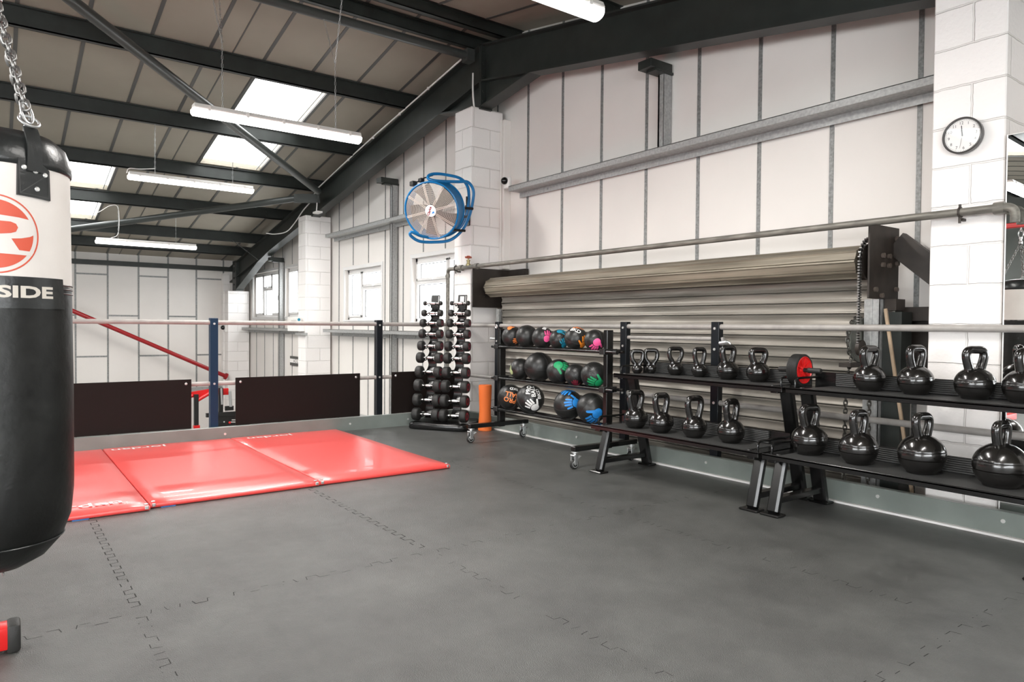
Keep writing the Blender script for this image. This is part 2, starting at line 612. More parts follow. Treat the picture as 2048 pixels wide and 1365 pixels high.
# gable wall with window openings
WIN = [(-16.78, -14.93, 1.25, 2.25), (-14.52, -12.62, 1.25, 2.25), (-11.47, -10.06, 1.17, 2.03), (-9.05, -7.35, 1.14, 2.06)]
seams = [-2.13 - 0.6 * k for k in range(26)]
def winz(x):
    for w in WIN:
        if w[0] < x < w[1]:
            return w[2:]
    return None
m = MB()
cuts = sorted({XF, XR, RX} | {w[0] for w in WIN} | {w[1] for w in WIN})
for a, b in zip(cuts, cuts[1:]):
    w = winz((a + b) / 2)
    segs = [(ZL, w[0]), (w[1], None)] if w else [(ZL, None)]
    for z0, z1 in segs:
        poly = [(a, z0), (b, z0), (b, z1 if z1 else ceil_z(b) + 0.02), (a, z1 if z1 else ceil_z(a) + 0.02)]
        m.prism(poly, lambda x, z: V((x, YG, z)), lambda x, z: V((x, YG + 0.16, z)))
m.mi = 1
for x in seams + [-1.53, -0.93, -0.33, 0.27, 0.87, 1.47]:
    hw = 0.016 if x > -6.5 else 0.011
    w = winz(x)
    parts = [(ZL, w[0] - 0.07), (w[1] + 0.07, ceil_z(x))] if w else [(ZL, ceil_z(x))]
    for z0, z1 in parts:
        m.span((x - hw, YG - 0.007, z0), (x + hw, YG + 0.01, z1))
struct('wall_gable', m, [M['panel'], M['strip']], 'white panelled end wall with thin vertical grey joint strips', 'wall', ang=0)
# far wall
m = MB()
m.span((XF - 0.16, YB, ZL), (XF, YG + 0.16, 2.62))
m.mi = 1
for k in range(24):
    y = 4.41 - 0.6 * k
    m.span((XF - 0.01, y - 0.017, ZL), (XF + 0.007, y + 0.017, 2.6))
    if k < 20:
        zs = (2.14, 0.36, -1.42) if k % 2 == 0 else (1.25, -0.53)
        for z in zs:
            m.span((XF - 0.01, y - 0.583, z - 0.017), (XF + 0.006, y - 0.017, z + 0.017))
struct('wall_far', m, [M['panel'], M['strip']], 'white panelled far wall with a grid of grey joint strips', 'wall', ang=0)
m = MB()
BW = (-3.2, 3.2, 0.5, 2.6)  # opening of an invented, unseen window, added to light the gable wall
for lo, hi in (((XF, YB - 0.16, ZL), (BW[0], YB, 4.7)), ((BW[1], YB - 0.16, ZL), (XR, YB, 4.7)), ((BW[0], YB - 0.16, ZL), (BW[1], YB, BW[2])), ((BW[0], YB - 0.16, BW[3]), (BW[1], YB, 4.7))):
    m.span(lo, hi)
struct('wall_back', m, M['backwall'], 'plain grey green wall behind the camera', 'wall', ang=0)
m = MB()
for k in range(5):
    x = BW[0] + (BW[1] - BW[0]) * k / 4
    m.span((x - 0.03, YB - 0.12, BW[2]), (x + 0.03, YB - 0.06, BW[3]))
for z in (BW[2] + 0.03, BW[3] - 0.03):
    m.span((BW[0], YB - 0.12, z - 0.03), (BW[1], YB - 0.06, z + 0.03))
bwf = struct('window_5', m, M['upvc'], 'wide invented window behind the camera, added to light the end wall', 'window', ang=0)
m = MB(); m.span((BW[0], YB - 0.095, BW[2]), (BW[1], YB - 0.09, BW[3])); m.build('pane', M['glass'], bwf)
ld = bpy.data.lights.new('window_daylight', 'AREA')  # fill light set in the added back window
ld.shape = 'RECTANGLE'; ld.size = BW[1] - BW[0]; ld.size_y = BW[3] - BW[2]
ld.energy = 300
ld.color = (0.97, 0.985, 1.0)
lo = bpy.data.objects.new('window_daylight', ld)
COL.objects.link(lo)
lo.location = ((BW[0] + BW[1]) / 2, YB + 0.02, (BW[2] + BW[3]) / 2)
lo.rotation_euler = (PI / 2, 0, 0)
m = MB()
RW = (-5.5, 1.5, 0.7, 2.3)  # opening of an invented window, added to brighten faces turned this way
for lo, hi in (((XR, YB - 0.16, ZL), (XR + 0.16, RW[0], 2.62)), ((XR, RW[1], ZL), (XR + 0.16, YG + 0.16, 2.62)), ((XR, RW[0], ZL), (XR + 0.16, RW[1], RW[2])), ((XR, RW[0], RW[3]), (XR + 0.16, RW[1], 2.62))):
    m.span(lo, hi)
struct('wall_right', m, M['panel'], 'plain white eaves wall beyond the mirror', 'wall', ang=0)
m = MB()
for k in range(6):
    y = RW[0] + (RW[1] - RW[0]) * k / 5
    m.span((XR + 0.05, y - 0.03, RW[2]), (XR + 0.11, y + 0.03, RW[3]))
for z in (RW[2] + 0.03, RW[3] - 0.03):
    m.span((XR + 0.05, RW[0], z - 0.03), (XR + 0.11, RW[1], z + 0.03))
rwf = struct('window_6', m, M['upvc'], 'long invented window in the unseen eaves wall, added for side light', 'window', ang=0)
m = MB(); m.span((XR + 0.085, RW[0], RW[2]), (XR + 0.09, RW[1], RW[3])); m.build('pane', M['glass'], rwf)
ld = bpy.data.lights.new('window_daylight', 'AREA')  # side fill placed in the added eaves wall window
ld.shape = 'RECTANGLE'; ld.size = RW[1] - RW[0]; ld.size_y = RW[3] - RW[2]
ld.energy = 190
ld.color = (0.97, 0.985, 1.0)
lo = bpy.data.objects.new('window_daylight', ld)
COL.objects.link(lo)
lo.location = (XR - 0.02, (RW[0] + RW[1]) / 2, (RW[2] + RW[3]) / 2)
lo.rotation_euler = (PI / 2, 0, PI / 2)

# roof lining with rooflight openings
SKY = [(-10.15, -8.6, 2.62, 3.54), (-11.80, -10.31, 2.62, 3.54), (-13.49, -11.97, 0.62, 1.54), (-15.18, -13.65, 0.62, 1.54),
       (-11.80, -10.31, -4.6, -2.4), (-10.15, -8.6, -4.6, -2.4), (-5.0, -3.4, -5.2, -3.0), (-3.3, -1.7, -5.2, -3.0)]
m = MB()
xs = sorted({XF, RX, XR} | {s[0] for s in SKY} | {s[1] for s in SKY})
ys = sorted({YB, YG + 0.1} | {s[2] for s in SKY} | {s[3] for s in SKY})
for a, b in zip(xs, xs[1:]):
    for c, d in zip(ys, ys[1:]):
        cx, cy = (a + b) / 2, (c + d) / 2
        if any(s[0] < cx < s[1] and s[2] < cy < s[3] for s in SKY):
            continue
        m.prism([(a, c), (b, c), (b, d), (a, d)], lambda x, y: V((x, y, ceil_z(x))), lambda x, y: V((x, y, ceil_z(x) + 0.08)))
m.mi = 1
def roof_strip(x0, x1, y, hw, dz=0.006):
    m.prism([(x0, y - hw), (x1, y - hw), (x1, y + hw), (x0, y + hw)], lambda x, yy: V((x, yy, ceil_z(x) - dz)), lambda x, yy: V((x, yy, ceil_z(x) + 0.01)))
k = 0
y = 4.375
while y > YB:
    segs = [(XF, RX), (RX, XR)]
    for s in SKY:
        if s[2] < y < s[3]:
            segs = [q for seg in segs for q in ([(seg[0], s[0]), (s[1], seg[1])] if seg[0] < s[0] and s[1] < seg[1] else [seg])]
    for a, b in segs:
        roof_strip(a, b, y, 0.019)
    y -= 0.595
m.mi = 2
for y in (2.235, -1.9, -5.9):
    roof_strip(XF, RX, y, 0.007)
m.mi = 1
for s in SKY:
    for yy in (s[2] - 0.02, s[3] + 0.02):
        roof_strip(s[0], s[1], yy, 0.02, 0.012)
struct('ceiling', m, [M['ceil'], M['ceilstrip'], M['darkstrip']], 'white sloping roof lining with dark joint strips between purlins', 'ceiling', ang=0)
sky_lab = ['rooflight nearest the ridge above the long hanging light', 'second rooflight down, below the one nearest the ridge', 'rooflight beside the punch bag, upper of the pair',
           'rooflight beside the punch bag, lower of the pair'] + ['rooflight over the gym behind the camera'] * 4
for i, s in enumerate(SKY):
    m = MB()
    m.prism([(s[0], s[2]), (s[1], s[2]), (s[1], s[3]), (s[0], s[3])], lambda x, y: V((x, y, ceil_z(x) + 0.02)), lambda x, y: V((x, y, ceil_z(x) + 0.03)))
    o = struct('skylight', m, M['skyglass'], sky_lab[i], 'skylight', ang=0, group='rooflights behind the camera' if i > 3 else 'rooflights in the roof')
    f = MB()
    z = lambda x: ceil_z(x) + 0.0
    if i < 4:
        f.bar((s[0], s[3] - 0.05, z(s[0]) + 0.015), (s[1], s[3] - 0.05, z(s[1]) + 0.015), 0.012, 0.012)
        f.build('glazing_bar', M['galv'], o)

# steel frame
def ibeam_prism(mb, p0, p1, depth_dir, depth, wid_dir, wid, tf=0.016, tw=0.012):
    p0, p1, dd, wd = V(p0), V(p1), V(depth_dir), V(wid_dir)
    def slab(d0, d1, w0, w1):
        poly = [(d0, w0), (d1, w0), (d1, w1), (d0, w1)]
        mb.prism(poly, lambda a, b: p0 + dd * a + wd * b, lambda a, b: p1 + dd * a + wd * b)
    slab(0, tf, -wid / 2, wid / 2)
    slab(depth - tf, depth, -wid / 2, wid / 2)
    slab(tf, depth - tf, -tw / 2, tw / 2)
def web_plate(mb, pts, y, t):
    mb.prism(pts, lambda x, z: V((x, y - t / 2, z)), lambda x, z: V((x, y + t / 2, z)))
for side, xe, lab in ((-1, -17.35, 'dark green sloping roof beam running down to the far corner'), (1, 3.9, 'dark green sloping roof beam above the roller shutter')):
    m = MB()
    Y0, Y1 = 4.5, 4.66
    def strip(f0, f1, y0, y1, x0=RX, x1=xe):
        m.prism([(x0, 0), (x1, 0), (x1, 1), (x0, 1)], lambda x, q: V((x, y0, f0(x) if q == 0 else f1(x))), lambda x, q: V((x, y1, f0(x) if q == 0 else f1(x))))
    strip(raft_bot, lambda x: raft_bot(x) + 0.018, Y0, Y1)
    strip(lambda x: raft_top(x) - 0.018, raft_top, Y0, Y1)
    strip(lambda x: raft_bot(x) + 0.018, lambda x: raft_top(x) - 0.018, 4.572, 4.588)
    # haunch below the ridge
    xh = RX + side * 0.92
    def low(x): return 3.60 + (raft_bot(xh) - 3.60) * abs(x - RX) / 0.92
    strip(low, lambda x: low(x) + 0.016, Y0, Y1, RX, xh)
    strip(lambda x: low(x) + 0.016, lambda x: raft_bot(x) + 0.005, 4.572, 4.588, RX, xh)
    m.span((RX + side * 0.002 if side > 0 else RX - 0.022, Y0, 3.58), (RX + 0.022 if side > 0 else RX - 0.002, Y1, 4.33))
    for zz in (3.66, 3.78, 3.95, 4.1, 4.24):
        for yy in (4.53, 4.63):
            m.cyl((RX + side * 0.022, yy, zz), (RX + side * 0.036, yy, zz), 0.014, 6)
    if side < 0:
        pts = [(-16.75, 1.88), (-15.15, 2.40), (-14.2, raft_bot(-14.2) + 0.01)]
        for (a, b) in zip(pts, pts[1:]):
            m.prism([a, b, (b[0], b[1] + 0.018), (a[0], a[1] + 0.018)], lambda x, z: V((x, Y0, z)), lambda x, z: V((x, Y1, z)))
        web_plate(m, [(-16.75, 1.89), (-15.15, 2.41), (-14.2, raft_bot(-14.2) + 0.01), (-14.2, raft_bot(-14.2) + 0.03), (-16.75, raft_bot(-16.75) + 0.05)], 4.58, 0.016)
        m.span((-17.05, Y0, 1.86), (-16.75, Y1, 2.55))
        for zz in (2.0, 2.15, 2.3, 2.42):
            m.cyl((-16.9, Y0, zz), (-16.9, Y0 - 0.02, zz), 0.02, 6)
    struct('roof_beam', m, M['steel'], lab, 'roof beam', ang=25)

PUR = [(-6.95, 'ridge purlin on the left of the roof ridge'), (-6.47, 'ridge purlin on the right of the roof ridge'), (-8.50, 'first purlin below the ridge, above the top rooflight'), (-10.21, 'second purlin down, between the two upper rooflights'),
       (-11.88, 'third purlin down, below the second rooflight'), (-13.57, 'fourth purlin down, meeting the braces'), (-15.26, 'fifth purlin down, above the farthest hanging light'),
       (-16.30, 'lowest purlin above the far wall'), (-4.9, 'purlin on the right slope, first from the ridge'), (-3.2, 'purlin on the right slope, second from the ridge'), (-1.5, 'purlin on the right slope, third from the ridge')]
for x, lab in PUR:
    m = MB()
    zb, zt = raft_top(x) + (0.07 if abs(x - RX) < 0.5 else 0.005), ceil_z(x) - 0.001
    sgn = -1 if x < RX else 1
    s_ = 0.178 * sgn * -1
    m.span((x - 0.008, YB, zb), (x + 0.008, YG, zt))
    m.span((x - 0.068, YB, zb), (x + 0.008, YG, zb + 0.012))
    m.span((x - 0.068, YB, zb), (x - 0.058, YG, zb + 0.028))
    m.span((x - 0.008, YB, zt - 0.012), (x + 0.05, YG, zt))
    for yy in (4.2,):
        for zz in (zb + 0.06, zb + 0.13):
            m.cyl((x + 0.008, yy, zz), (x + 0.022, yy, zz), 0.012, 6)
    struct('purlin', m, M['steel'], 'dark ' + lab, 'purlin', ang=0, group='roof purlins')
m = MB(); m.cyl((-6.9, YB, 4.222), (-6.9, 4.5, 4.222), 0.047, 16)
m.span((-6.96, 4.40, 4.15), (-6.84, 4.5, 4.29))
struct('ridge_strut', m, M['tube'], 'dark round tube running just under the ridge purlins', 'roof tube')
m = MB()
m.tube([(-11.25, 4.33, 3.29), (-7.0, 0.12, 4.07)], 0.055, 16)
m.bar((-11.25, 4.33, 3.29), (-11.75, 4.52, 3.2), 0.012, 0.13)
struct('roof_brace', m, M['tube'], 'dark diagonal tube crossing the upper rooflights', 'roof brace')
m = MB()
m.tube([(-11.75, 4.12, 3.22), (-15.6, -0.2, 2.50)], 0.055, 16)
m.bar((-11.75, 4.1, 3.22), (-11.62, 4.5, 3.24), 0.10, 0.14)
struct('roof_brace', m, M['tube'], 'dark diagonal tube passing above the farthest hanging light', 'roof brace')
m = MB(); m.span((XF + 0.12, YB, 2.33), (XF + 0.24, 4.62, 2.43), 0.004)
struct('eaves_beam', m, M['steel'], 'thin dark horizontal beam along the top of the far wall', 'beam')
m = MB(); m.bar((-15.24, 4.02, 2.84), (-15.1, 4.54, 2.42), 0.05, 0.012)
struct('knee_brace', m, M['steel'], 'short dark brace from the purlin down to the far roof beam', 'brace')

# block pillars
def pillar(x0, x1, y0, y1, z1, lab, z0=ZL):
    b = MB(); b.span((x0, y0, z0), (x1, y1, z1), 0.006)
    return struct('pillar', b, M['block'], lab, 'pillar', org=((x0 + x1) / 2, (y0 + y1) / 2, z0))
pillar(-1.845, -1.476, 4.40, 4.9, 3.15, 'large white block pillar carrying the clock')
p_mid = pillar(-7.10, -6.745, 4.40, 4.84, 3.60, 'white block pillar behind the blue fan')
pillar(-12.385, -12.02, 4.40, 4.86, 3.005, 'white block pillar between the far windows')
m = MB(); m.span((-17.42, 4.38, ZL), (-16.98, 4.86, 1.86), 0.006); m.span((-17.49, 4.36, ZL), (-17.30, 4.5, 2.28), 0.006)
struct('pillar', m, M['block'], 'white corner pillar under the foot of the roof beam', 'pillar', org=(-17.2, 4.6, ZL))
m = MB(); m.span((-6.744, 4.80, 1.76), (-6.66, 4.9, 3.50), 0.004); m.cyl((-6.70, 4.785, 1.8), (-6.70, 4.785, 3.5), 0.010, 8)
struct('trim_2', m, M['panel'], 'narrow white boxing beside the pillar behind the fan', 'trim')

# z rails and posts on the gable wall
def zgirt(x0, x1, zc, lab, yf=4.69):
    b = MB()
    b.span((x0, yf, zc), (x1, YG - 0.01, zc + 0.006))
    b.span((x0, yf, zc), (x1, yf + 0.006, zc + 0.055))
    b.span((x0, YG - 0.05, zc - 0.06), (x1, YG - 0.044, zc))
    b.span((x0, yf, zc + 0.05), (x1, yf + 0.02, zc + 0.056))
    for x in [x0 + 0.5 + k * 1.3 for k in range(int((x1 - x0) / 1.3))]:
        b.cyl((x, YG - 0.05, zc - 0.03), (x, YG - 0.06, zc - 0.03), 0.012, 6)
    return struct('wall_girt', b, M['galv'], lab, 'steel rail', ang=0)
zgirt(-6.42, -1.85, 2.615, 'long galvanised rail on the wall above the roller shutter')
zgirt(-11.85, -7.1, 2.615, 'galvanised rail on the wall behind the blue fan')
zgirt(-11.95, -7.1, 0.955, 'galvanised rail on the wall below the two nearer windows')
zgirt(-17.0, -12.42, 0.955, 'galvanised rail on the wall below the far window pair')
m = MB(); m.span((-12.35, 4.34, 0.90), (-11.9, 4.395, 0.945))
struct('wall_girt', m, M['galv'], 'short grey bracket stub on the pillar between the far windows', 'steel rail', ang=0)
def wpost(x0, x1, z0, z1, lab, brk=True):
    b = MB()
    y0, y1 = 4.79, 4.89
    b.span((x0, y0, z0), (x1, y0 + 0.006, z1)); b.span((x1 - 0.006, y0, z0), (x1, y1, z1)); b.span((x0, y0, z0), (x0 + 0.018, y0 + 0.02, z1)); b.span((x0, y1 - 0.006, z0), (x1, y1, z1))
    b.mi = 1
    if brk:
        b.span((x0 - 0.07, 4.60, z1), (x1 + 0.015, 4.88, z1 + 0.075), 0.004)
        b.span((x0 - 0.02, 4.66, z1 - 0.02), (x1 + 0.02, 4.89, z1))
    return struct('wall_post', b, [M['galv'], M['steel']], lab, 'steel post', ang=0)
wpost(-4.30, -4.23, 2.67, 3.36, 'galvanised wall post above the shutter, under a dark bracket')
wpost(-9.56, -9.49, ZL, 3.20, 'tall galvanised wall post between the two nearer windows')
wpost(-14.68, -14.60, ZL, 2.40, 'tall galvanised wall post between the far window pair')

# windows
def window(i, w, cols, lab, handles=()):
    x0, x1, z0, z1 = w
    name = 'window_%d' % (i + 1)
    o = thing(name, lab, 'window', ((x0 + x1) / 2, YG, z0), kind='structure', group='white windows in the end wall')
    a = MB()
    for (p, q) in (((x0 - 0.055, YG - 0.014, z0 - 0.055), (x1 + 0.055, YG, z0)), ((x0 - 0.055, YG - 0.014, z1), (x1 + 0.055, YG, z1 + 0.055)),
                   ((x0 - 0.055, YG - 0.014, z0), (x0, YG, z1)), ((x1, YG - 0.014, z0), (x1 + 0.055, YG, z1))):
        a.span(p, q, 0.003)
    a.span((x0 - 0.03, YG - 0.03, z0 - 0.02), (x1 + 0.03, YG + 0.1, z0 + 0.004), 0.004)
    a.build('architrave', M['upvc'], o)
    f = MB()
    y0, y1 = YG + 0.055, YG + 0.12
    t = 0.05
    f.span((x0, y0, z0), (x1, y1, z0 + t), 0.006); f.span((x0, y0, z1 - t), (x1, y1, z1)); f.span((x0, y0, z0), (x0 + t, y1, z1)); f.span((x1 - t, y0, z0), (x1, y1, z1))
    inner = (x0 + t, x1 - t)
    panes = []
    cur = inner[0]
    for kind, wd in cols:
        a_, b_ = cur, cur + wd * (inner[1] - inner[0])
        if b_ < inner[1] - 0.01:
            f.span((b_ - 0.022, y0, z0 + t), (b_ + 0.022, y1, z1 - t))
            rb = b_ - 0.022
        else:
            rb = b_
        lb = a_ + (0.022 if a_ > inner[0] + 0.01 else 0)
        if kind == 'top':
            zt = z0 + t + (z1 - z0 - 2 * t) * 0.63
            f.span((lb, y0, zt - 0.025), (rb, y1, zt + 0.025))
            panes.append((lb, rb, z0 + t, zt - 0.025, False)); panes.append((lb, rb, zt + 0.025, z1 - t, True))
        else:
            panes.append((lb, rb, z0 + t, z1 - t, True))
        cur = b_
    f.build('window_frame', M['upvc'], o)
    for (a_, b_, c_, d_, sash) in panes:
        e = 0.035 if sash else 0.004
        if sash:
            s = MB(); ys0, ys1 = YG + 0.035, YG + 0.085
            s.span((a_, ys0, c_), (b_, ys1, c_ + e), 0.004); s.span((a_, ys0, d_ - e), (b_, ys1, d_), 0.004); s.span((a_, ys0, c_), (a_ + e, ys1, d_), 0.004); s.span((b_ - e, ys0, c_), (b_, ys1, d_), 0.004)
            so = s.build('sash', M['upvc'], o)
        gsk = MB(); gy = YG + 0.088
        for (p, q) in (((a_ + e, gy, c_ + e), (b_ - e, gy + 0.006, c_ + e + 0.010)), ((a_ + e, gy, c_ + e), (a_ + e + 0.012, gy + 0.006, d_ - e)), ((a_ + e, gy, d_ - e - 0.010), (b_ - e, gy + 0.006, d_ - e))):
            gsk.span(p, q)
        gsk.build('gasket', M['ink'], so if sash else o)
        g = MB(); g.span((a_ + e, YG + 0.094, c_ + e), (b_ - e, YG + 0.098, d_ - e)); g.build('pane', M['glass'], so if sash else o)
        if sash:
            h = MB()
            if d_ - c_ < 0.5:
                xm = (a_ + b_) / 2
                h.span((xm - 0.05, YG + 0.015, c_ + 0.008), (xm + 0.05, YG + 0.035, c_ + 0.028), 0.004); h.span((xm + 0.02, YG - 0.01, c_ + 0.0), (xm + 0.10, YG + 0.02, c_ + 0.02), 0.005)
            else:
                zm = (c_ + d_) / 2 - 0.05
                h.span((b_ - 0.028, YG + 0.012, zm - 0.05), (b_ - 0.008, YG + 0.035, zm + 0.05), 0.004); h.span((b_ - 0.03, YG - 0.012, zm - 0.10), (b_ - 0.006, YG + 0.015, zm + 0.01), 0.005)
            h.build('window_handle', M['upvc'], so)
    return o
window(0, WIN[0], [('side', .33), ('top', .34), ('side', .33)], 'farthest white window, left of the tall wall post')
window(1, WIN[1], [('side', .33), ('top', .34), ('side', .33)], 'white window half hidden by the far block pillar')
window(2, WIN[2], [('side', .42), ('top', .58)], 'white two-light window above the dark guard rail post')
window(3, WIN[3], [('top', .55), ('side', .45)], 'white window behind the dumbbell stand')
# ============================================================ WALL FITTINGS
def flat(bm, o, ux, uy, off=V((0, 0, 0))):
    o, ux, uy = V(o), V(ux), V(uy)
    for v in bm.verts:
        v.co = o + ux * v.co.x + uy * v.co.y + off
    return bm

# roller shutter
SX0, SX1, SY = -6.42, -2.27, 4.62
sh = thing('roller_shutter', 'large weathered steel roller shutter behind the weight racks', 'roller shutter', ((SX0 + SX1) / 2, SY, ZL))
m = MB()
pitch = 0.0775
z = 1.50
prof = [(0.030, 0), (0.030, -0.0045), (-0.010, -0.005), (-0.014, -0.009), (-0.012, -0.014), (-0.006, -0.022), (-0.003, -0.034), (-0.004, -0.048), (-0.009, -0.060), (-0.015, -0.067), (-0.016, -0.071), (-0.012, -0.0735), (0.030, -0.074), (0.030, -0.0775)]
while z > ZL + 0.1:
    a = [m.bm.verts.new((SX0, SY + p[0], z + p[1])) for p in prof]
    b = [m.bm.verts.new((SX1, SY + p[0], z + p[1])) for p in prof]
    for i in range(len(prof) - 1):
        m._f([a[i], b[i], b[i + 1], a[i + 1]])
    z -= pitch
m.build('curtain', M['slat'], sh, ang=50, fix=False)
m = MB()
RC = V((0, 4.525, 1.522))
n = 9
ring = []
for k in range(n):
    t0 = 2 * PI * (k + 0.35) / n
    for (dt, rr) in ((0.0, 0.090), (0.03, 0.107), (0.13, 0.110), (0.20, 0.101), (2 * PI / n - 0.04, 0.102), (2 * PI / n - 0.01, 0.090)):
        t = t0 + dt
        ring.append((rr * math.cos(t), rr * math.sin(t)))
m.prism(ring, lambda a, b: V((-6.50, RC.y + a, RC.z + b)), lambda a, b: V((-2.30, RC.y + a, RC.z + b)))
m.build('roll', M['rollslat'], sh, ang=20)
m = MB(); m.cyl((-6.60, RC.y, RC.z), (-6.5, RC.y, RC.z), 0.05); m.build('axle', M['rust'], sh); m = MB(); m.cyl((-2.3, RC.y, RC.z), (-2.2, RC.y, RC.z), 0.05)
m.build('axle', M['rust'], sh)
m = MB(); m.span((-6.612, 4.335, 1.30), (-6.60, 4.89, 1.742), 0.002)
m.span((-6.60, 4.83, 1.30), (-6.28, 4.88, 1.742)); m.span((-6.55, 4.64, 1.13), (-6.43, 4.76, 1.30), 0.004)
m.cyl((-6.6, 4.5, 1.42), (-6.588, 4.5, 1.42), 0.014, 6)
m.build('end_plate', M['rust'], sh)
m = MB(); m.span((-2.206, 4.40, 1.283), (-2.194, 4.785, 1.752), 0.002)
for yy, zz in ((4.56, 1.56), (4.64, 1.56), (4.56, 1.50), (4.64, 1.50), (4.47, 1.34), (4.55, 1.305), (4.74, 1.68), (4.74, 1.35), (4.75, 1.52)):
    q = MB(); q.cyl((-2.194, yy, zz), (-2.176, yy, zz), 0.016, 8); q.build('bolt', M['dullbolt'], sh)
m.span((-2.194, 4.60, 1.21), (-2.12, 4.72, 1.283))
m.bar((-2.19, 4.74, 1.655), (-1.72, 4.76, 1.245), 0.06, 0.15, up=(0, 0, 1))
m.build('end_plate', M['rust'], sh)
for x0, x1 in ((-6.45, -6.405), (-2.30, -2.205)):
    m = MB()
    m.span((x0, 4.555, ZL), (x1, 4.567, 1.283)); m.span((x0, 4.66, ZL), (x1, 4.672, 1.283)); m.span((x0 if x0 < -4 else x1 - 0.01, 4.555, ZL), (x0 + 0.01 if x0 < -4 else x1, 4.672, 1.283))
    m.span(((x0 + x1) / 2 - 0.006, 4.55, ZL), ((x0 + x1) / 2 + 0.006, 4.557, 1.283))
    m.build('guide_rail', M['galv'], sh)
m = MB()
m.lathe([(0.0, -0.012), (0.10, -0.012), (0.117, -0.006), (0.117, 0.006), (0.10, 0.012), (0.0, 0.012)], (-2.255, RC.y, 1.522), (1, 0, 0), 32)
m.build('sprocket', M['rust'], sh); m = MB()
m.lathe([(0.0, -0.012), (0.05, -0.012), (0.05, 0.012), (0.0, 0.012)], (-2.255, 4.43, 0.97), (1, 0, 0), 20)
m.build('sprocket', M['rust'], sh)
def chain_links(mb, pts, L=0.034, wire=0.0034, n=10, mm=5):
    pts = [V(p) for p in pts]
    acc = []
    for a, b in zip(pts, pts[1:]):
        acc.append((b - a).length)
    tot = sum(acc)
    k = 0
    s_ = 0.0
    step = L * 0.74
    while s_ < tot:
        r_ = s_
        for i, l_ in enumerate(acc):
            if r_ <= l_:
                break
            r_ -= l_
        d = (pts[i + 1] - pts[i]).normalized()
        c = pts[i] + d * r_
        x, y, a = frame(d)
        side = (x + y).normalized() if k % 2 else (x - y).normalized()
        nrm = d.cross(side)
        hw = L * 0.30
        hl = L / 2
        ring = []
        for q in range(n):
            t = 2 * PI * q / n
            cx, sx_ = math.cos(t), math.sin(t)
            ring.append(c + side * (hw * cx) + d * ((hl - hw) * (1 if sx_ > 0.01 else -1 if sx_ < -0.01 else 0) + hw * sx_))
        mb.tube(ring, wire, mm, closed=True)
        k += 1
        s_ += step
    return mb
m = MB()
yc = RC.y
arc = [(-2.255, yc + 0.125 * math.cos(t), 1.522 + 0.145 * math.sin(t)) for t in [PI / 2 + (PI / 2) * k / 8 for k in range(9)]]
path = arc + [(-2.255, 4.40, 1.46 - 0.05 * k) for k in range(1, 11)]
pts = [V(p) for p in path]
for a, b in zip(pts, pts[1:]):
    d = b - a
    nn = max(1, int(d.length / 0.016))
    for q in range(nn):
        c = a + d * (q / nn)
        m.bar(c, c + d.normalized() * 0.009, 0.030, 0.014, up=(1, 0, 0))
m.mi = 1
m.tube(path, 0.007, 6)
m.build('drive_chain', [M['chain'], M['black']], sh, ang=0)
m = MB()
WC = V((-2.325, 4.55, 1.02))
m.torus(WC, 0.135, 0.014, (1, 0, 0), 36, 8)
m.lathe([(0, -0.006), (0.13, -0.006), (0.13, 0.006), (0, 0.006)], WC, (1, 0, 0), 36)
m.build('hand_wheel', M['wheelgrey'], sh)
m = MB()
loop = [V((-2.325, WC.y + 0.15 * math.cos(t), WC.z + 0.15 * math.sin(t))) for t in [PI * 0.5 + (PI * 0.78) * k / 20 for k in range(21)]]
chain_links(m, loop + [V((-2.33, 4.40, 0.75)), V((-2.335, 4.40, -0.1))], 0.036, 0.0045)
m.build('hand_chain', M['oldchain'], sh, ang=60); m = MB()
chain_links(m, [V((-2.29, 4.52, 0.84)), V((-2.23, 4.50, 0.70)), V((-2.23, 4.50, -0.2))], 0.036, 0.0045)
m.build('hand_chain', M['oldchain'], sh, ang=60)
m = MB(); m.span((-2.36, 4.36, 0.845), (-2.28, 4.56, 0.872), 0.003)
m.build('chain_guide', M['rust'], sh)
# steelwork between shutter and pillar
m = MB(); m.span((-2.2, 4.60, ZL), (-2.085, 4.74, 1.20)); m.build
struct('wall_post', m, M['steel'], 'dark steel post right of the shutter guide rail', 'steel post', ang=0)
m = MB(); m.span((-2.2, 4.76, 1.145), (-1.85, 4.88, 1.235)); m.span((-2.2, 4.86, 0.70), (-1.85, 4.89, 1.145)); m.span((-2.2, 4.82, 0.90), (-1.85, 4.87, 0.955))
struct('wall_beam', m, M['rust'], 'brown steel beam and plate between the shutter and the clock pillar', 'steel beam', ang=0)
m = MB(); m.bar((-2.155, 4.535, 1.22), (-1.95, 4.58, -0.2), 0.014, 0.018)
tag(m.build('wooden_batten', M['wood'], org=(-2.05, 4.70, -0.3)), 'thin pale wooden stick leaning right of the shutter chain', 'stick')

# pipe
pp = thing('wall_pipe', 'long old galvanised pipe running above the roller shutter', 'pipe', (-4.3, 4.34, 1.75))
m = MB()
path = [(-1.40, 4.33, 1.66), (-1.40, 4.33, 1.70)] + [(-1.44 + 0.04 * math.cos(t), 4.33, 1.705 + 0.04 * math.sin(t)) for t in [PI / 2 * k / 5 for k in range(6)]]
path += [(-1.6, 4.335, 1.745), (-7.08, 4.34, 1.757)] + [(-7.09 - 0.055 * math.sin(t), 4.34, 1.702 + 0.055 * math.cos(t)) for t in [PI / 2 * k / 6 for k in range(1, 7)]]
path += [(-7.145, 4.34, 1.0), (-7.145, 4.34, ZL)]
m.tube(path, 0.0225, 14)
m.build('pipe_run', M['pipe'], pp)
for x in (-6.87, -6.55, -1.5):
    m = MB(); m.cyl((x, 4.34, 1.756 if x < -3 else 1.745), (x + 0.05, 4.34, 1.756 if x < -3 else 1.745), 0.033, 12); m.build('coupling', M['pipe'], pp)
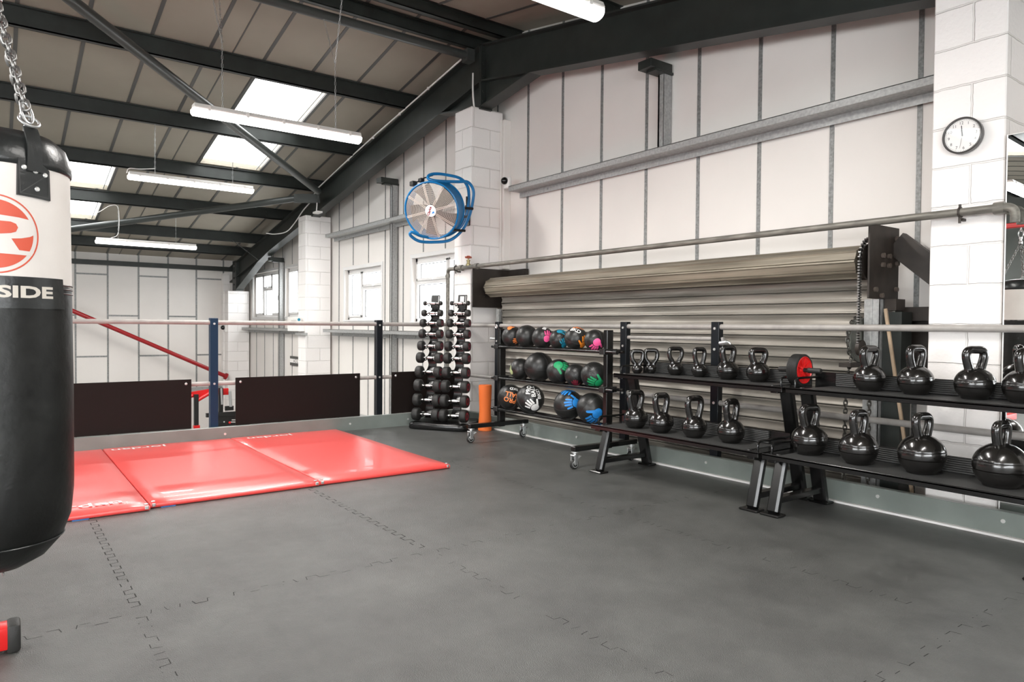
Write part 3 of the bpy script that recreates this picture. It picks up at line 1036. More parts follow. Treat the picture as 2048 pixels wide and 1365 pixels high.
m = MB(); m.cyl((-7.145, 4.34, 1.66), (-7.145, 4.34, 1.70), 0.029, 12)
m.build('coupling', M['pipe'], pp)
for x, zz in ((-6.96, 1.757), (-1.665, 1.745)):
    m = MB(); m.torus((x, 4.34, zz), 0.028, 0.006, (1, 0, 0), 18, 6); m.span((x - 0.008, 4.355, zz - 0.045), (x + 0.008, 4.40, zz - 0.03)); m.cyl((x, 4.335, zz - 0.06), (x, 4.335, zz - 0.02), 0.007, 6); m.cyl((x, 4.335, zz + 0.02), (x, 4.335, zz + 0.045), 0.007, 6)
    m.build('pipe_clip', M['rust'], pp)
m = MB(); m.lathe([(0.027, 0.0), (0.027, 0.02), (0.018, 0.025), (0.018, 0.05), (0.022, 0.052), (0.022, 0.065), (0.008, 0.068), (0.008, 0.10), (0, 0.10)], (-6.70, 4.34, 1.772), (0, 0, 1), 14)
v = m.build('valve', M['brass'], pp)
m = MB(); m.bar((-6.745, 4.34, 1.868), (-6.655, 4.34, 1.868), 0.02, 0.016); m.bar((-6.70, 4.30, 1.868), (-6.70, 4.38, 1.868), 0.02, 0.016); m.cyl((-6.7, 4.34, 1.855), (-6.7, 4.34, 1.885), 0.018, 10)
m.build('tap_handle', M['tapred'], v)

# clock
ck = thing('wall_clock', 'round white wall clock with a dark rim on the block pillar', 'clock', (-1.672, 4.40, 2.178))
cc = V((-1.672, 4.40, 2.178))
m = MB(); m.lathe([(0.0, 0.0), (0.092, 0.0), (0.100, 0.012), (0.101, 0.044), (0.097, 0.047), (0.0915, 0.046), (0.090, 0.036)], cc, (0, -1, 0), 56)
m.build('rim', mat('dark_grey_clock_rim', (0.05, 0.047, 0.045), 0.35), ck)
m = MB(); m.lathe([(0.0, 0.035), (0.0905, 0.035)], cc, (0, -1, 0), 56); m.build('dial', M['white'], ck)
nb = MB()
for h in range(1, 13):
    t = 2 * PI * h / 12 - 0.10
    b = text_bm(str(h), 0.023)
    flat(b, cc + V((0.070 * math.sin(t), -0.0356, 0.070 * math.cos(t))), (1, 0, 0), (0, 0, 1))
    nb.merge(b)
for h in range(60):
    t = 2 * PI * h / 60 - 0.10
    d = V((math.sin(t), 0, math.cos(t)))
    nb.bar(cc + d * 0.083 + V((0, -0.0354, 0)), cc + d * 0.087 + V((0, -0.0354, 0)), 0.0012 if h % 5 else 0.0022, 0.0004, up=(0, 1, 0))
nb.build('numerals', M['ink'], ck, ang=0, fix=False)
m = MB()
for ang_, L_, w_ in ((-0.13, 0.036, 0.006), (-0.10, 0.056, 0.004)):
    d = V((math.sin(ang_), 0, math.cos(ang_)))
    m.bar(cc + V((0, -0.0368, 0)), cc + d * L_ + V((0, -0.0368, 0)), w_, 0.0008, up=(0, 1, 0))
m.build('hands', M['ink'], ck, ang=0)
m = MB()
d = V((math.sin(PI + 0.18), 0, math.cos(PI + 0.18)))
m.bar(cc - d * 0.015 + V((0, -0.038, 0)), cc + d * 0.07 + V((0, -0.038, 0)), 0.0012, 0.0006, up=(0, 1, 0)); m.cyl(cc + V((0, -0.036, 0)), cc + V((0, -0.039, 0)), 0.004, 10)
m.build('second_hand', M['signgrey'], ck, ang=0)
m = MB(); m.lathe([(0.0, 0.043), (0.0915, 0.043)], cc, (0, -1, 0), 40); m.build('glass', M['clockglass'], ck)

# mirror
mr = thing('wall_mirror', 'tall frameless gym mirror right of the clock pillar', 'mirror', (-1.462, 4.38, -0.1), rz=math.radians(1.77))
m = MB(); m.span((0.004, 0.0, 0.0), (2.0, 0.004, 2.236)); m.build('mirror_glass', M['mirror'], mr, local=True, ang=0)
m = MB(); m.span((0.0, 0.004, 0.0), (2.004, 0.022, 2.24)); m.span((0.0, -0.001, 0.0), (0.006, 0.004, 2.24)); m.build('backing_board', M['white'], mr, local=True, ang=0)
m = MB(); m.span((-1.44, 4.415, -0.22), (0.9, 4.9, 2.12))
struct('wall_stub', m, M['panel'], 'low white boxed wall carrying the mirror', 'wall', ang=0)

# fan
FS = 0.93
fc = CAM + (V((-6.985, 4.02, 2.398)) - CAM) * FS
fv = (fc - CAM).normalized()
fr = fv.cross(ZUP).normalized()
fu = fr.cross(fv)
fn = (-fv * 0.90 - fr * 0.36 - fu * 0.15).normalized()      # the way it blows
fx = ZUP.cross(fn).normalized()                               # to the right seen from the front
fy = fn.cross(fx)
fan = thing('drum_fan', 'round blue industrial fan fixed high on the block pillar', 'fan', fc)
R_ = 0.318 * FS
m = MB(); m.lathe([(R_ - 0.008, -0.20), (R_ + 0.008, -0.205), (R_ + 0.010, -0.19), (R_, -0.18), (R_, -0.02), (R_ + 0.010, -0.012), (R_ + 0.012, 0.004), (R_ + 0.002, 0.010), (R_ - 0.008, 0.0), (R_ - 0.008, -0.20)], fc, fn, 64, up=fy)
m.build('drum', M['fanblue'], fan)
m = MB()
for k in range(1, 22):
    m.torus(fc + fn * (0.004 + 0.012 * (1 - (k / 22) ** 2)), 0.065 + (R_ - 0.07) * k / 22, 0.0019, fn, 56, 4)
m.build('front_grill', M['grill'], fan, ang=60)
m = MB()
for k in range(8):
    t = 2 * PI * k / 8 + 0.2
    d = fx * math.cos(t) + fy * math.sin(t)
    s_ = fx * -math.sin(t) + fy * math.cos(t)
    for o in (-0.007, 0.007):
        m.tube([fc + fn * 0.020 + d * 0.06 + s_ * o, fc + fn * 0.014 + d * 0.2 + s_ * o, fc + fn * 0.004 + d * (R_ - 0.004) + s_ * o], 0.0032, 6)
m.build('grill_spokes', M['grill'], fan)
m = MB()
for k in range(14):
    m.torus(fc - fn * 0.195, 0.05 + (R_ - 0.06) * k / 14, 0.0018, fn, 40, 4)
m.build('rear_grill', M['grill'], fan, ang=60)
m = MB(); m.lathe([(0.0, 0.026), (0.058, 0.026), (0.064, 0.020), (0.064, 0.012), (0, 0.012)], fc, fn, 32); hub = m.build('hub_badge', M['white'], fan)
b = text_bm('Clarke', 0.036, bold=0.0016)
t = 1.18
flat(b, fc + fn * 0.0268 - fx * 0.012, fx * math.cos(t) + fy * math.sin(t), -fx * math.sin(t) + fy * math.cos(t)); from_bm(b).build('badge_lettering', M['maroon_print'], hub, ang=0, fix=False)
b = bmesh.new(); b.faces.new([b.verts.new(p) for p in ((-0.012, -0.02, 0), (0.018, -0.012, 0), (0.012, 0.008, 0), (-0.006, 0.0, 0))])
flat(b, fc + fn * 0.0266 + fx * 0.025 - fy * 0.01, fx, fy); from_bm(b).build('badge_mark', M['blue_print'], hub, ang=0, fix=False)
for k in range(5):
    t0 = 2 * PI * k / 5 + 0.55
    m = MB()
    rows = []
    for q in range(7):
        rr = 0.05 + (R_ - 0.075) * q / 6
        wdt = 0.085 + 0.10 * q / 6
        tw = 0.55 - 0.30 * q / 6
        t1 = t0 + 0.22 * q / 6
        d = fx * math.cos(t1) + fy * math.sin(t1)
        s_ = fx * -math.sin(t1) + fy * math.cos(t1)
        e = s_ * math.cos(tw) + fn * math.sin(tw)
        c = fc - fn * 0.085 + d * rr
        rows.append((c - e * wdt * 0.5, c + e * wdt * 0.5))
    nrm = fn * 0.003
    va = [[m.bm.verts.new(p + nrm) for p in r] for r in rows]
    vb = [[m.bm.verts.new(p - nrm) for p in r] for r in rows]
    for q in range(6):
        m._f([va[q][0], va[q][1], va[q + 1][1], va[q + 1][0]]); m._f([vb[q][1], vb[q][0], vb[q + 1][0], vb[q + 1][1]])
        m._f([va[q][0], va[q + 1][0], vb[q + 1][0], vb[q][0]]); m._f([va[q][1], vb[q][1], vb[q + 1][1], va[q + 1][1]])
    m._f([va[6][0], va[6][1], vb[6][1], vb[6][0]])
    m.build('blade', M['blade'], fan)
m = MB(); m.lathe([(0, -0.18), (0.06, -0.18), (0.065, -0.04), (0.0, -0.035)], fc, fn, 24); m.build('motor', M['blade'], fan)
def FL(a, b, c): return fc + fr * (a * FS) + fu * (b * FS) - fn * (c * FS)
lp = [FL(-0.235, -0.285, 0.0), FL(-0.15, -0.355, 0.04), FL(0.0, -0.372, 0.09), FL(0.17, -0.352, 0.13), FL(0.30, -0.24, 0.16), FL(0.37, -0.08, 0.19), FL(0.405, 0.08, 0.20), FL(0.41, 0.22, 0.20), FL(0.35, 0.31, 0.18), FL(0.24, 0.315, 0.14),
      FL(0.08, 0.325, 0.05), FL(-0.03, 0.345, 0.02), FL(-0.055, 0.38, 0.05), FL(0.0, 0.40, 0.10), FL(0.12, 0.385, 0.16), FL(0.26, 0.345, 0.20), FL(0.33, 0.25, 0.24), FL(0.335, 0.1, 0.28), FL(0.30, -0.08, 0.30), FL(0.24, -0.22, 0.28), FL(0.12, -0.31, 0.22), FL(-0.02, -0.32, 0.12), FL(-0.12, -0.295, 0.03), FL(-0.215, -0.245, -0.01)]
m = MB(); m.tube(smooth_path(lp, 6, True), 0.0165, 10, closed=True); m.build('tube_stand', M['fanblue'], fan)
m = MB()
for a, b, c in ((0.335, 0.02, 0.12), (0.26, -0.23, 0.08)):
    m.cyl(FL(a - 0.03, b + 0.005, c), FL(a + 0.085, b - 0.01, c + 0.05), 0.014, 10)
m.build('clamp_knob', M['blackm'], fan)
m = MB(); m.box(FL(-0.235, 0.285, 0.08), (0.07, 0.06, 0.05), None, 0.006); m.box(FL(-0.15, 0.325, 0.09), (0.06, 0.05, 0.04), None, 0.006)
m.tube([FL(-0.2, 0.3, 0.08), FL(-0.12, 0.35, 0.1), FL(-0.03, 0.38, 0.12)], 0.007, 6); m.build('switch_box', M['blackm'], fan)
m = MB(); m.bar(FL(0.30, -0.1, 0.28), V((-6.80, 4.395, 2.30)), 0.05, 0.03); m.bar(FL(0.33, 0.12, 0.27), V((-6.80, 4.395, 2.44)), 0.05, 0.03); m.span((-6.85, 4.385, 2.24), (-6.76, 4.40, 2.48)); m.build('wall_bracket', M['blackm'], fan)

# alarm sensors
def sensor(c, s, lab):
    o = thing('dome_sensor', lab, 'sensor', c)
    m = MB(); m.box(V(c) + V((0, 0.02, 0)) * s, (0.09 * s, 0.05 * s, 0.11 * s), None, 0.015 * s, 3); m.build('base', M['white'], o)
    m = MB(); m.sphere(V(c) + V((0.005, -0.02, 0.015)) * s, 0.036 * s, 20, 12); m.build('dome', M['black'], o)
sensor((-6.47, 4.69, 2.72), 1.15, 'small white sensor with a black dome beside the pillar behind the fan')
sensor((-17.1, 4.33, 0.98), 1.5, 'small white sensor with a black dome on the corner pillar')

# grey and white notice, electric box
sg = thing('wall_notice', 'small dark grey notice with a white band beside the far pillar', 'sign', (-13.85, 4.895, 0.34))
m = MB(); m.span((-14.20, 4.876, 0.255), (-13.50, 4.893, 0.445)); m.build('sign_panel', M['signgrey'], sg, ang=0)
m = MB(); m.span((-14.19, 4.873, 0.315), (-13.51, 4.877, 0.392)); m.build('white_band', M['white'], sg, ang=0)
b = text_bm('A C I L', 0.085, bold=0.003); flat(b, (-13.85, 4.8725, 0.352), (1, 0, 0), (0, 0, 1)); from_bm(b).build('sign_lettering', M['signgrey'], sg, ang=0, fix=False)
bx = thing('switch_unit', 'white electrical box with a socket on the far block pillar', 'electrical box', (-12.5, 4.36, 0.97))
m = MB(); m.span((-12.66, 4.30, 0.965), (-12.06, 4.399, 1.10), 0.008); m.cyl((-12.4, 4.30, 1.02), (-12.4, 4.294, 1.02), 0.02, 12); m.build('housing', M['white'], bx)
m = MB(); m.span((-12.60, 4.28, 1.13), (-12.44, 4.39, 1.22), 0.008); m.cyl((-12.44, 4.33, 1.175), (-12.15, 4.33, 1.175), 0.05, 16); m.span((-12.46, 4.30, 1.10), (-12.40, 4.38, 1.20)); m.build('camera_unit', M['lampbody'], bx)
m = MB(); m.cyl((-12.15, 4.33, 1.175), (-12.145, 4.33, 1.175), 0.026, 16); m.build('lens', M['teal_print'], bx)

# cables on the roof beam
m = MB()
pts = [(-7.02, 4.485, 4.18), (-7.1, 4.485, 4.255), (-8.68, 4.485, 3.985), (-9.51, 4.485, 3.845), (-10.6, 4.485, 3.64), (-11.35, 4.485, 3.49), (-11.75, 4.485, 3.40), (-11.95, 4.485, 3.26), (-12.4, 4.485, 3.13), (-12.8, 4.48, 2.96), (-13.2, 4.46, 2.84), (-13.7, 4.40, 2.84), (-13.9, 4.3, 2.87)]
m.tube(smooth_path(pts[1:], 4), 0.010, 8)
for x in (-7.9, -8.68, -9.51, -10.4):
    m.box((x, 4.488, raft_top(x) + 0.01), (0.03, 0.02, 0.035))
tag(m.build('power_cable', M['white'], org=(-9.5, 4.49, 3.8)), 'long white cable clipped along the roof beam behind the lights', 'cable')
m = MB(); m.tube(smooth_path([(-6.86, 4.49, 4.02), (-6.80, 4.45, 3.85), (-6.76, 4.43, 3.7), (-6.78, 4.46, 3.58)], 6), 0.010, 8)
tag(m.build('power_cable', M['white'], org=(-6.8, 4.45, 3.8)), 'short white cable dropping onto the pillar behind the fan', 'cable')
m = MB(); m.tube(smooth_path([(-11.79, 4.46, 3.34), (-11.68, 4.46, 3.28), (-11.62, 4.45, 3.15), (-11.7, 4.47, 3.0)], 6), 0.010, 8); m.box((-11.72, 4.5, 3.02), (0.2, 0.1, 0.03))
tag(m.build('power_cable', M['white'], org=(-11.7, 4.47, 3.2)), 'short white cable dropping onto the far block pillar', 'cable')

# fluorescent lights
LIGHT_W = 71
def chain_fine(mb, a, b):
    a, b = V(a), V(b)
    d = b - a
    n = max(2, int(d.length / 0.035))
    x, y, q = frame(d)
    for k in range(n):
        p = a + d * (k / n)
        s_ = x if k % 2 else y
        e = a + d * ((k + 0.95) / n)
        mb.tube([p + s_ * 0.006, e + s_ * 0.006], 0.0024, 4); mb.tube([p - s_ * 0.006, e - s_ * 0.006], 0.0024, 4)
def fixture(x, y, z, lab, chains, cable=None, group=None, real=True):
    o = thing('fluorescent_light', lab, 'hanging light', (x, y, z), group=group)
    L = 0.775
    hz = 0.045
    m = MB()
    sec = [(-0.062, 0.0), (-0.066, 0.012), (-0.05, hz), (0.05, hz), (0.066, 0.012), (0.062, 0.0)]
    m.prism(sec, lambda a, b: V((x + a, y - L, z + b)), lambda a, b: V((x + a, y + L, z + b)))
    m.build('housing', M['lampbody'], o, ang=20)
    m = MB()
    sec = [(-0.064, 0.0)] + [(-0.064 * math.cos(t), -0.058 * math.sin(t) ** 0.7) for t in [PI * k / 10 for k in range(1, 10)]] + [(0.064, 0.0)]
    rings = []
    for yy, sc in ((-L - 0.012, 0.8), (-L, 1.0), (L, 1.0), (L + 0.012, 0.8)):
        rings.append([m.bm.verts.new((x + a * sc, y + yy, z + b * sc)) for a, b in sec])
    for A, B in zip(rings, rings[1:]):
        for k in range(len(A) - 1):
            m._f([A[k], A[k + 1], B[k + 1], B[k]])
    m._f(rings[0]); m._f(list(reversed(rings[-1])))
    m.build('diffuser', M['lamp'], o)
    if real:
        for k in range(5):
            yy = y - L + 0.12 + k * (2 * L - 0.24) / 4
            c = MB(); c.span((x - 0.071, yy - 0.012, z - 0.008), (x - 0.062, yy + 0.012, z + 0.03)); c.build('clip', M['lampbody'], o); c = MB(); c.span((x + 0.062, yy - 0.012, z - 0.008), (x + 0.071, yy + 0.012, z + 0.03)); c.build('clip', M['lampbody'], o)
        for (p, q) in chains:
            c = MB(); chain_fine(c, p, q); c.build('hanging_chain', M['zinc'], o, ang=0)
        if cable:
            c = MB(); c.tube(smooth_path(cable, 6), 0.006, 6); c.build('flex', M['white'], o)
    ld = bpy.data.lights.new('lamp_glow', 'AREA')
    ld.shape = 'RECTANGLE'; ld.size = 0.11; ld.size_y = 1.5
    ld.energy = LIGHT_W
    ld.color = (1.0, 0.965, 0.925)
    lo = bpy.data.objects.new('lamp_glow', ld)
    COL.objects.link(lo)
    lo.parent = o
    lo.location = (0, 0, -0.066)
    return o
zt = raft_top
fixture(-6.613, 2.19, 2.965, 'long hanging light nearest the ridge, in front of the two upper rooflights',
        [((-7.0, 1.72, 4.28), (-6.63, 1.66, 3.6)), ((-6.72, 1.55, 4.28), (-6.63, 1.66, 3.6)), ((-6.63, 1.66, 3.6), (-6.613, 1.66, 3.01)), ((-6.95, 2.70, 4.30), (-6.63, 2.72, 3.66)), ((-6.5, 2.74, 4.30), (-6.63, 2.72, 3.66)), ((-6.63, 2.72, 3.66), (-6.613, 2.72, 3.01))])
fixture(-10.22, 2.19, 2.995, 'hanging light in the middle of the roof slope, second from the ridge', [((-10.22, 1.72, zt(-10.22)), (-10.22, 1.72, 3.04)), ((-10.22, 2.7, zt(-10.22)), (-10.22, 2.7, 3.04))],
        cable=[(-10.22, 1.72, 3.12), (-10.22, 1.55, 3.09), (-10.22, 1.42, 3.08), (-10.22, 1.39, 3.02)])
fixture(-13.59, 2.17, 2.475, 'farthest hanging light, low near the far wall', [((-13.59, 1.72, zt(-13.59)), (-13.59, 1.72, 2.52)), ((-13.59, 2.62, zt(-13.59)), (-13.59, 2.62, 2.52))],
        cable=[(-13.6, 1.2, 2.95), (-13.6, 1.4, 2.93), (-13.59, 1.6, 3.07), (-13.59, 1.72, 3.04), (-13.59, 1.72, 2.62), (-13.59, 1.6, 2.52)])
fixture(-3.27, 2.30, 3.075, 'hanging light cut off by the top edge above the roller shutter', [((-3.2, 1.8, zt(-3.2)), (-3.27, 1.8, 3.12)), ((-3.2, 2.8, zt(-3.2)), (-3.27, 2.8, 3.12))])
for x, y, z in ((-6.6, -3.0, 2.96), (-10.2, -3.0, 3.0), (-3.2, -3.0, 3.05), (-0.3, 1.6, 2.95), (0.2, -3.0, 2.75), (-13.6, -3.0, 2.47), (-6.6, -7.2, 2.96), (-2.0, -7.2, 2.9)):  # invented lights out of view, added to brighten the room
    fixture(x, y, z, 'hanging light added for fill over the unseen gym behind the camera', [((x, y, zt(x)), (x, y, z + 0.045))], group='added hanging lights behind the camera')
# ======================================================= GUARD RAILS, PANELS
def rail(name, lab, loc, posts, tubes, bolts):
    o = thing(name, lab, 'guard rail', loc)
    for (p0, p1, mt, nm) in posts:
        m = MB(); m.span(p0, p1, 0.003); m.mi = 1
        for bpt, ax in bolts(p0, p1):
            m.cyl(V(bpt), V(bpt) + V(ax) * 0.006, 0.010, 10)
        m.build('post', [mt, M['bolt']], o)
    for (a, b, r, nm) in tubes:
        m = MB(); m.cyl(a, b, r, 16); m.build(nm, M['rail'], o)
    return o
gl = rail('guard_rail', 'grey tube guard rail behind the red mats with navy and dark posts', (-6.85, 1.5, -0.22),
     [((-6.888, 1.605, -0.22), (-6.826, 1.675, 1.143), M['navy'], 'post'), ((-6.888, 3.272, -0.22), (-6.826, 3.342, 1.143), M['slate'], 'post'), ((-6.888, -0.15, -0.22), (-6.826, -0.08, 1.143), M['navy'], 'post')],
     [((-6.85, -2.5, 1.103), (-6.85, 4.323, 1.10), 0.0205, 'top_rail'), ((-6.85, -2.5, 0.545), (-6.85, 4.323, 0.53), 0.0205, 'middle_rail')],
     lambda a, b: [((b[0], (a[1] + b[1]) / 2, 1.09), (1, 0, 0)), ((b[0], (a[1] + b[1]) / 2, 0.535), (1, 0, 0))])
PY0, PY1 = 4.317, 4.373
gb = rail('guard_rail', 'grey tube guard rail with black posts in front of the roller shutter', (-3.0, 4.345, -0.22),
     [((x - 0.035, PY0, -0.22), (x + 0.035, PY1, 1.135), M['slate'], 'post') for x in (-6.10, -4.235, -3.29, 0.6)],
     [((-6.85, 4.345, 1.095), (1.6, 4.345, 1.10), 0.0205, 'top_rail'), ((-6.85, 4.345, 0.53), (1.6, 4.345, 0.53), 0.0205, 'middle_rail'), ((-4.2, 4.345, 1.003), (-3.325, 4.345, 1.008), 0.016, 'short_rail')],
     lambda a, b: [(((a[0] + b[0]) / 2, a[1], 1.085), (0, -1, 0)), (((a[0] + b[0]) / 2, a[1], 0.93), (0, -1, 0)), (((a[0] + b[0]) / 2, a[1], 0.53), (0, -1, 0))])
m = MB(); m.cyl((-6.14, 4.345, 0.955), (-6.25, 4.345, 0.955), 0.013, 10); m.torus((-6.10, 4.312, 1.085), 0.018, 0.006, (0, 1, 0), 18, 6); m.build('fitting', M['zinc'], gb)
m = MB(); m.cyl((-3.25, 4.33, 0.975), (-3.19, 4.33, 0.985), 0.018, 10); m.torus((-3.18, 4.33, 0.965), 0.024, 0.007, (0, 1, 0.3), 16, 6); m.bar((-3.23, 4.33, 1.02), (-3.21, 4.33, 0.95), 0.018, 0.02); m.build('shackle', M['zinc'], gb)
for (y0, y1, lab) in ((-0.75, 1.44, 'large black panel under the guard rail, beside the punch bag'), (1.825, 3.077, 'large black panel under the guard rail between the navy and dark posts'), (3.445, 4.30, 'black panel under the guard rail behind the dumbbell stand')):
    o = thing('rail_panel', lab, 'panel', (-6.824, (y0 + y1) / 2, 0.14), group='black panels under the guard rail')
    m = MB(); m.span((-6.819, y0, 0.137), (-6.810, y1, 0.585), 0.001); m.build('board', M['board'], o, ang=0)
    m = MB()
    for yy in (y0 + 0.045, y1 - 0.045):
        m.lathe([(0, 0.007), (0.008, 0.006), (0.012, 0)], (-6.810, yy, 0.545), (1, 0, 0), 12)
    m.build('bolt', M['bolt'], o)

# ==================================================================== MATS
for (y0, y1, x1, lab, txt) in ((-0.30, 0.722, -4.505, 'red gym mat nearest the punch bag, lettering on its front edge', 'front'), (0.742, 1.757, -4.55, 'middle red gym mat of the row of three', 'back'), (1.775, 2.79, -4.56, 'red gym mat nearest the dumbbell stand, end of the row', 'back')):
    o = thing('gym_mat', lab, 'gym mat', ((x1 - 6.755) / 2, (y0 + y1) / 2, 0.0), group='row of red gym mats')
    m = MB()
    nx, ny = 16, 10
    x0 = -6.755
    def zz(u, v):
        e = min(u, 1 - u) * 2.2
        f = min(v, 1 - v) * 1.0
        return 0.030 + 0.008 * min(1, e / 0.16) * min(1, f / 0.08) + 0.0015 * math.sin(u * 9 + v * 5)
    top = [[m.bm.verts.new((x0 + (x1 - x0) * i / nx, y0 + (y1 - y0) * j / ny, zz(i / nx, j / ny))) for j in range(ny + 1)] for i in range(nx + 1)]
    for i in range(nx):
        for j in range(ny):
            m._f([top[i][j], top[i + 1][j], top[i + 1][j + 1], top[i][j + 1]])
    edge = [top[i][0] for i in range(nx + 1)] + [top[nx][j] for j in range(1, ny + 1)] + [top[i][ny] for i in range(nx - 1, -1, -1)] + [top[0][j] for j in range(ny - 1, 0, -1)]
    cx_, cy_ = (x0 + x1) / 2, (y0 + y1) / 2
    def ring(off, z):
        out = []
        for v in edge:
            dx = off if abs(v.co.x - x1) < 1e-6 else -off if abs(v.co.x - x0) < 1e-6 else 0
            dy = off if abs(v.co.y - y1) < 1e-6 else -off if abs(v.co.y - y0) < 1e-6 else 0
            out.append(m.bm.verts.new((v.co.x + dx, v.co.y + dy, z)))
        return out
    A = edge
    for off, z in ((0.006, 0.024), (0.007, 0.012), (0.003, 0.004)):
        B = ring(off, z)
        for k in range(len(A)):
            k2 = (k + 1) % len(A)
            m._f([A[k], A[k2], B[k2], B[k]])
        A = B
    m._f(A)
    m.build('cover', M['mat'], o, ang=60)
    b = text_bm('jordan', 0.12, bold=0.001, width=1.35)
    if txt == 'front':
        flat(b, (x1 - 0.16, 0.40, 0.0405), (0, 1, 0), (-1, 0, 0)); b2 = b
    else:
        flat(b, (x0 + 0.17, y0 + 0.24 if y0 < 1 else y0 + 0.30, 0.0405), (0, -1, 0), (1, 0, 0))
    from_bm(b).build('lettering', M['white_print'], o, ang=0, fix=False)
    for yy in (y0 + 0.012, y1 - 0.012):
        m = MB(); m.torus((x1 - 0.02, yy, 0.036), 0.009, 0.003, (0, 0, 1), 14, 6); m.box((x1 + 0.006, yy, 0.02), (0.012, 0.02, 0.02), None, 0.003)
        m.build('eyelet', M['zinc'], o)
    m = MB()
    if y0 < 1.5:
        ya = y0 + 0.05 if y0 > 0 else y1 - 0.38
        m.span((x1 + 0.0, ya, 0.0), (x1 + 0.013, ya + 0.08, 0.003))
        m.build('strap', M['blue'], o)

# =========================================================== DUMBBELL STAND
DA = V((0.829, 0.559, 0)).normalized()
DN = V((DA.y, -DA.x, 0))                 # towards the room
DP = V((-6.265, 3.70, 0)) - DN * 0.15
st = thing('dumbbell_stand', 'black upright stand holding two columns of dumbbells', 'dumbbell stand', (DP.x, DP.y, 0))
def DL(a, n, z): return DP + DA * a + DN * n + V((0, 0, z))
LEAN = 0.12
def lean(z): return -LEAN * (z - 0.2)
m = MB()
out = [(-0.36, 0.10), (-0.34, 0.145), (-0.28, 0.16), (0.22, 0.16), (0.28, 0.145), (0.305, 0.10), (0.30, -0.36), (0.26, -0.42), (-0.31, -0.42), (-0.355, -0.36)]
def shrink(p, s_): return (p[0] * s_ - 0.03 * (1 - s_), (p[1] + 0.13) * s_ - 0.13)
rings = []
for s_, z in ((0.97, 0.004), (1.0, 0.014), (1.0, 0.056), (0.97, 0.069), (0.90, 0.072)):
    rings.append([m.bm.verts.new(DL(*shrink(p, s_), z)) for p in out])
m._f(list(reversed(rings[0])))
for A, B in zip(rings, rings[1:]):
    for k in range(len(A)):
        m._f([A[k], A[(k + 1) % len(A)], B[(k + 1) % len(A)], B[k]])
m._f(rings[-1])
m.build('base', M['black'], st, ang=50)
ZD = [1.33, 1.224, 1.117, 1.0, 0.872, 0.744, 0.594, 0.447, 0.296, 0.143]
RD = [0.025, 0.038, 0.045, 0.050, 0.054, 0.059, 0.062, 0.065, 0.067, 0.068]
SD = [0.180, 0.187, 0.197, 0.200, 0.207, 0.212, 0.213, 0.219, 0.225, 0.227]
CA = (-0.207, 0.112)
nth = ['top', 'second from the top', 'third from the top', 'fourth from the top', 'fifth from the top', 'sixth from the top', 'fourth from the bottom', 'third from the bottom', 'second from the bottom', 'bottom']
for ci, a0 in enumerate(CA):
    m = MB()
    for i, (za, zb) in enumerate(zip(ZD, ZD[1:] + [0.09])):
        # waisted plate between saddles
        rows = []
        for q in range(7):
            z = za - 0.018 - (za - zb - 0.03) * q / 6
            hw = 0.054 - 0.012 * math.sin(PI * q / 6)
            dp = -0.045 - 0.022 * math.sin(PI * q / 6) + lean(z)
            rows.append([m.bm.verts.new(DL(a0 - hw, dp, z)), m.bm.verts.new(DL(a0 + hw, dp, z)), m.bm.verts.new(DL(a0 + hw, dp - 0.03, z)), m.bm.verts.new(DL(a0 - hw, dp - 0.03, z))])
        for A, B in zip(rows, rows[1:]):
            for k in range(4):
                m._f([A[k], A[(k + 1) % 4], B[(k + 1) % 4], B[k]])
        m._f(rows[0]); m._f(list(reversed(rows[-1])))
    m.build('column', M['black'], st, ang=30)
    for i, z in enumerate(ZD):
        m = MB()
        hw = min(0.05, SD[i] / 2 - 0.045)
        for sgn in (-1, 1):
            c0 = DL(a0 + sgn * hw, lean(z), z)
            pts = [c0 + DN * (0.034 * math.cos(t)) + V((0, 0, 0.030 * math.sin(t) + 0.002)) for t in [PI * 1.02 + (PI * 0.96) * k / 8 for k in range(9)]]
            m.tube([c0 - DN * 0.06 + V((0, 0, 0.002))] + pts, 0.006, 6)
        m.build('saddle', M['black'], st)
    m = MB()
    zt_ = 1.375
    m.bar(DL(a0, lean(1.28) - 0.055, 1.28), DL(a0, lean(1.34) - 0.075, zt_ + 0.045), 0.10, 0.018, up=DN, bev=0.004)
    tp = m.build('top_plate', M['blackm'], st)
    m = MB(); m.bar(DL(a0 + 0.043, lean(1.34) - 0.050, 1.335), DL(a0 + 0.043, lean(1.34) - 0.060, 1.41), 0.006, 0.004, up=DN)
    m.build('edge_strip', M['white_print'], tp)
    if ci == 1:
        m = MB(); m.bar(DL(a0, lean(1.34) - 0.050, 1.335), DL(a0, lean(1.34) - 0.060, 1.405), 0.046, 0.004, up=DN); m.build('label', M['white_print'], tp)
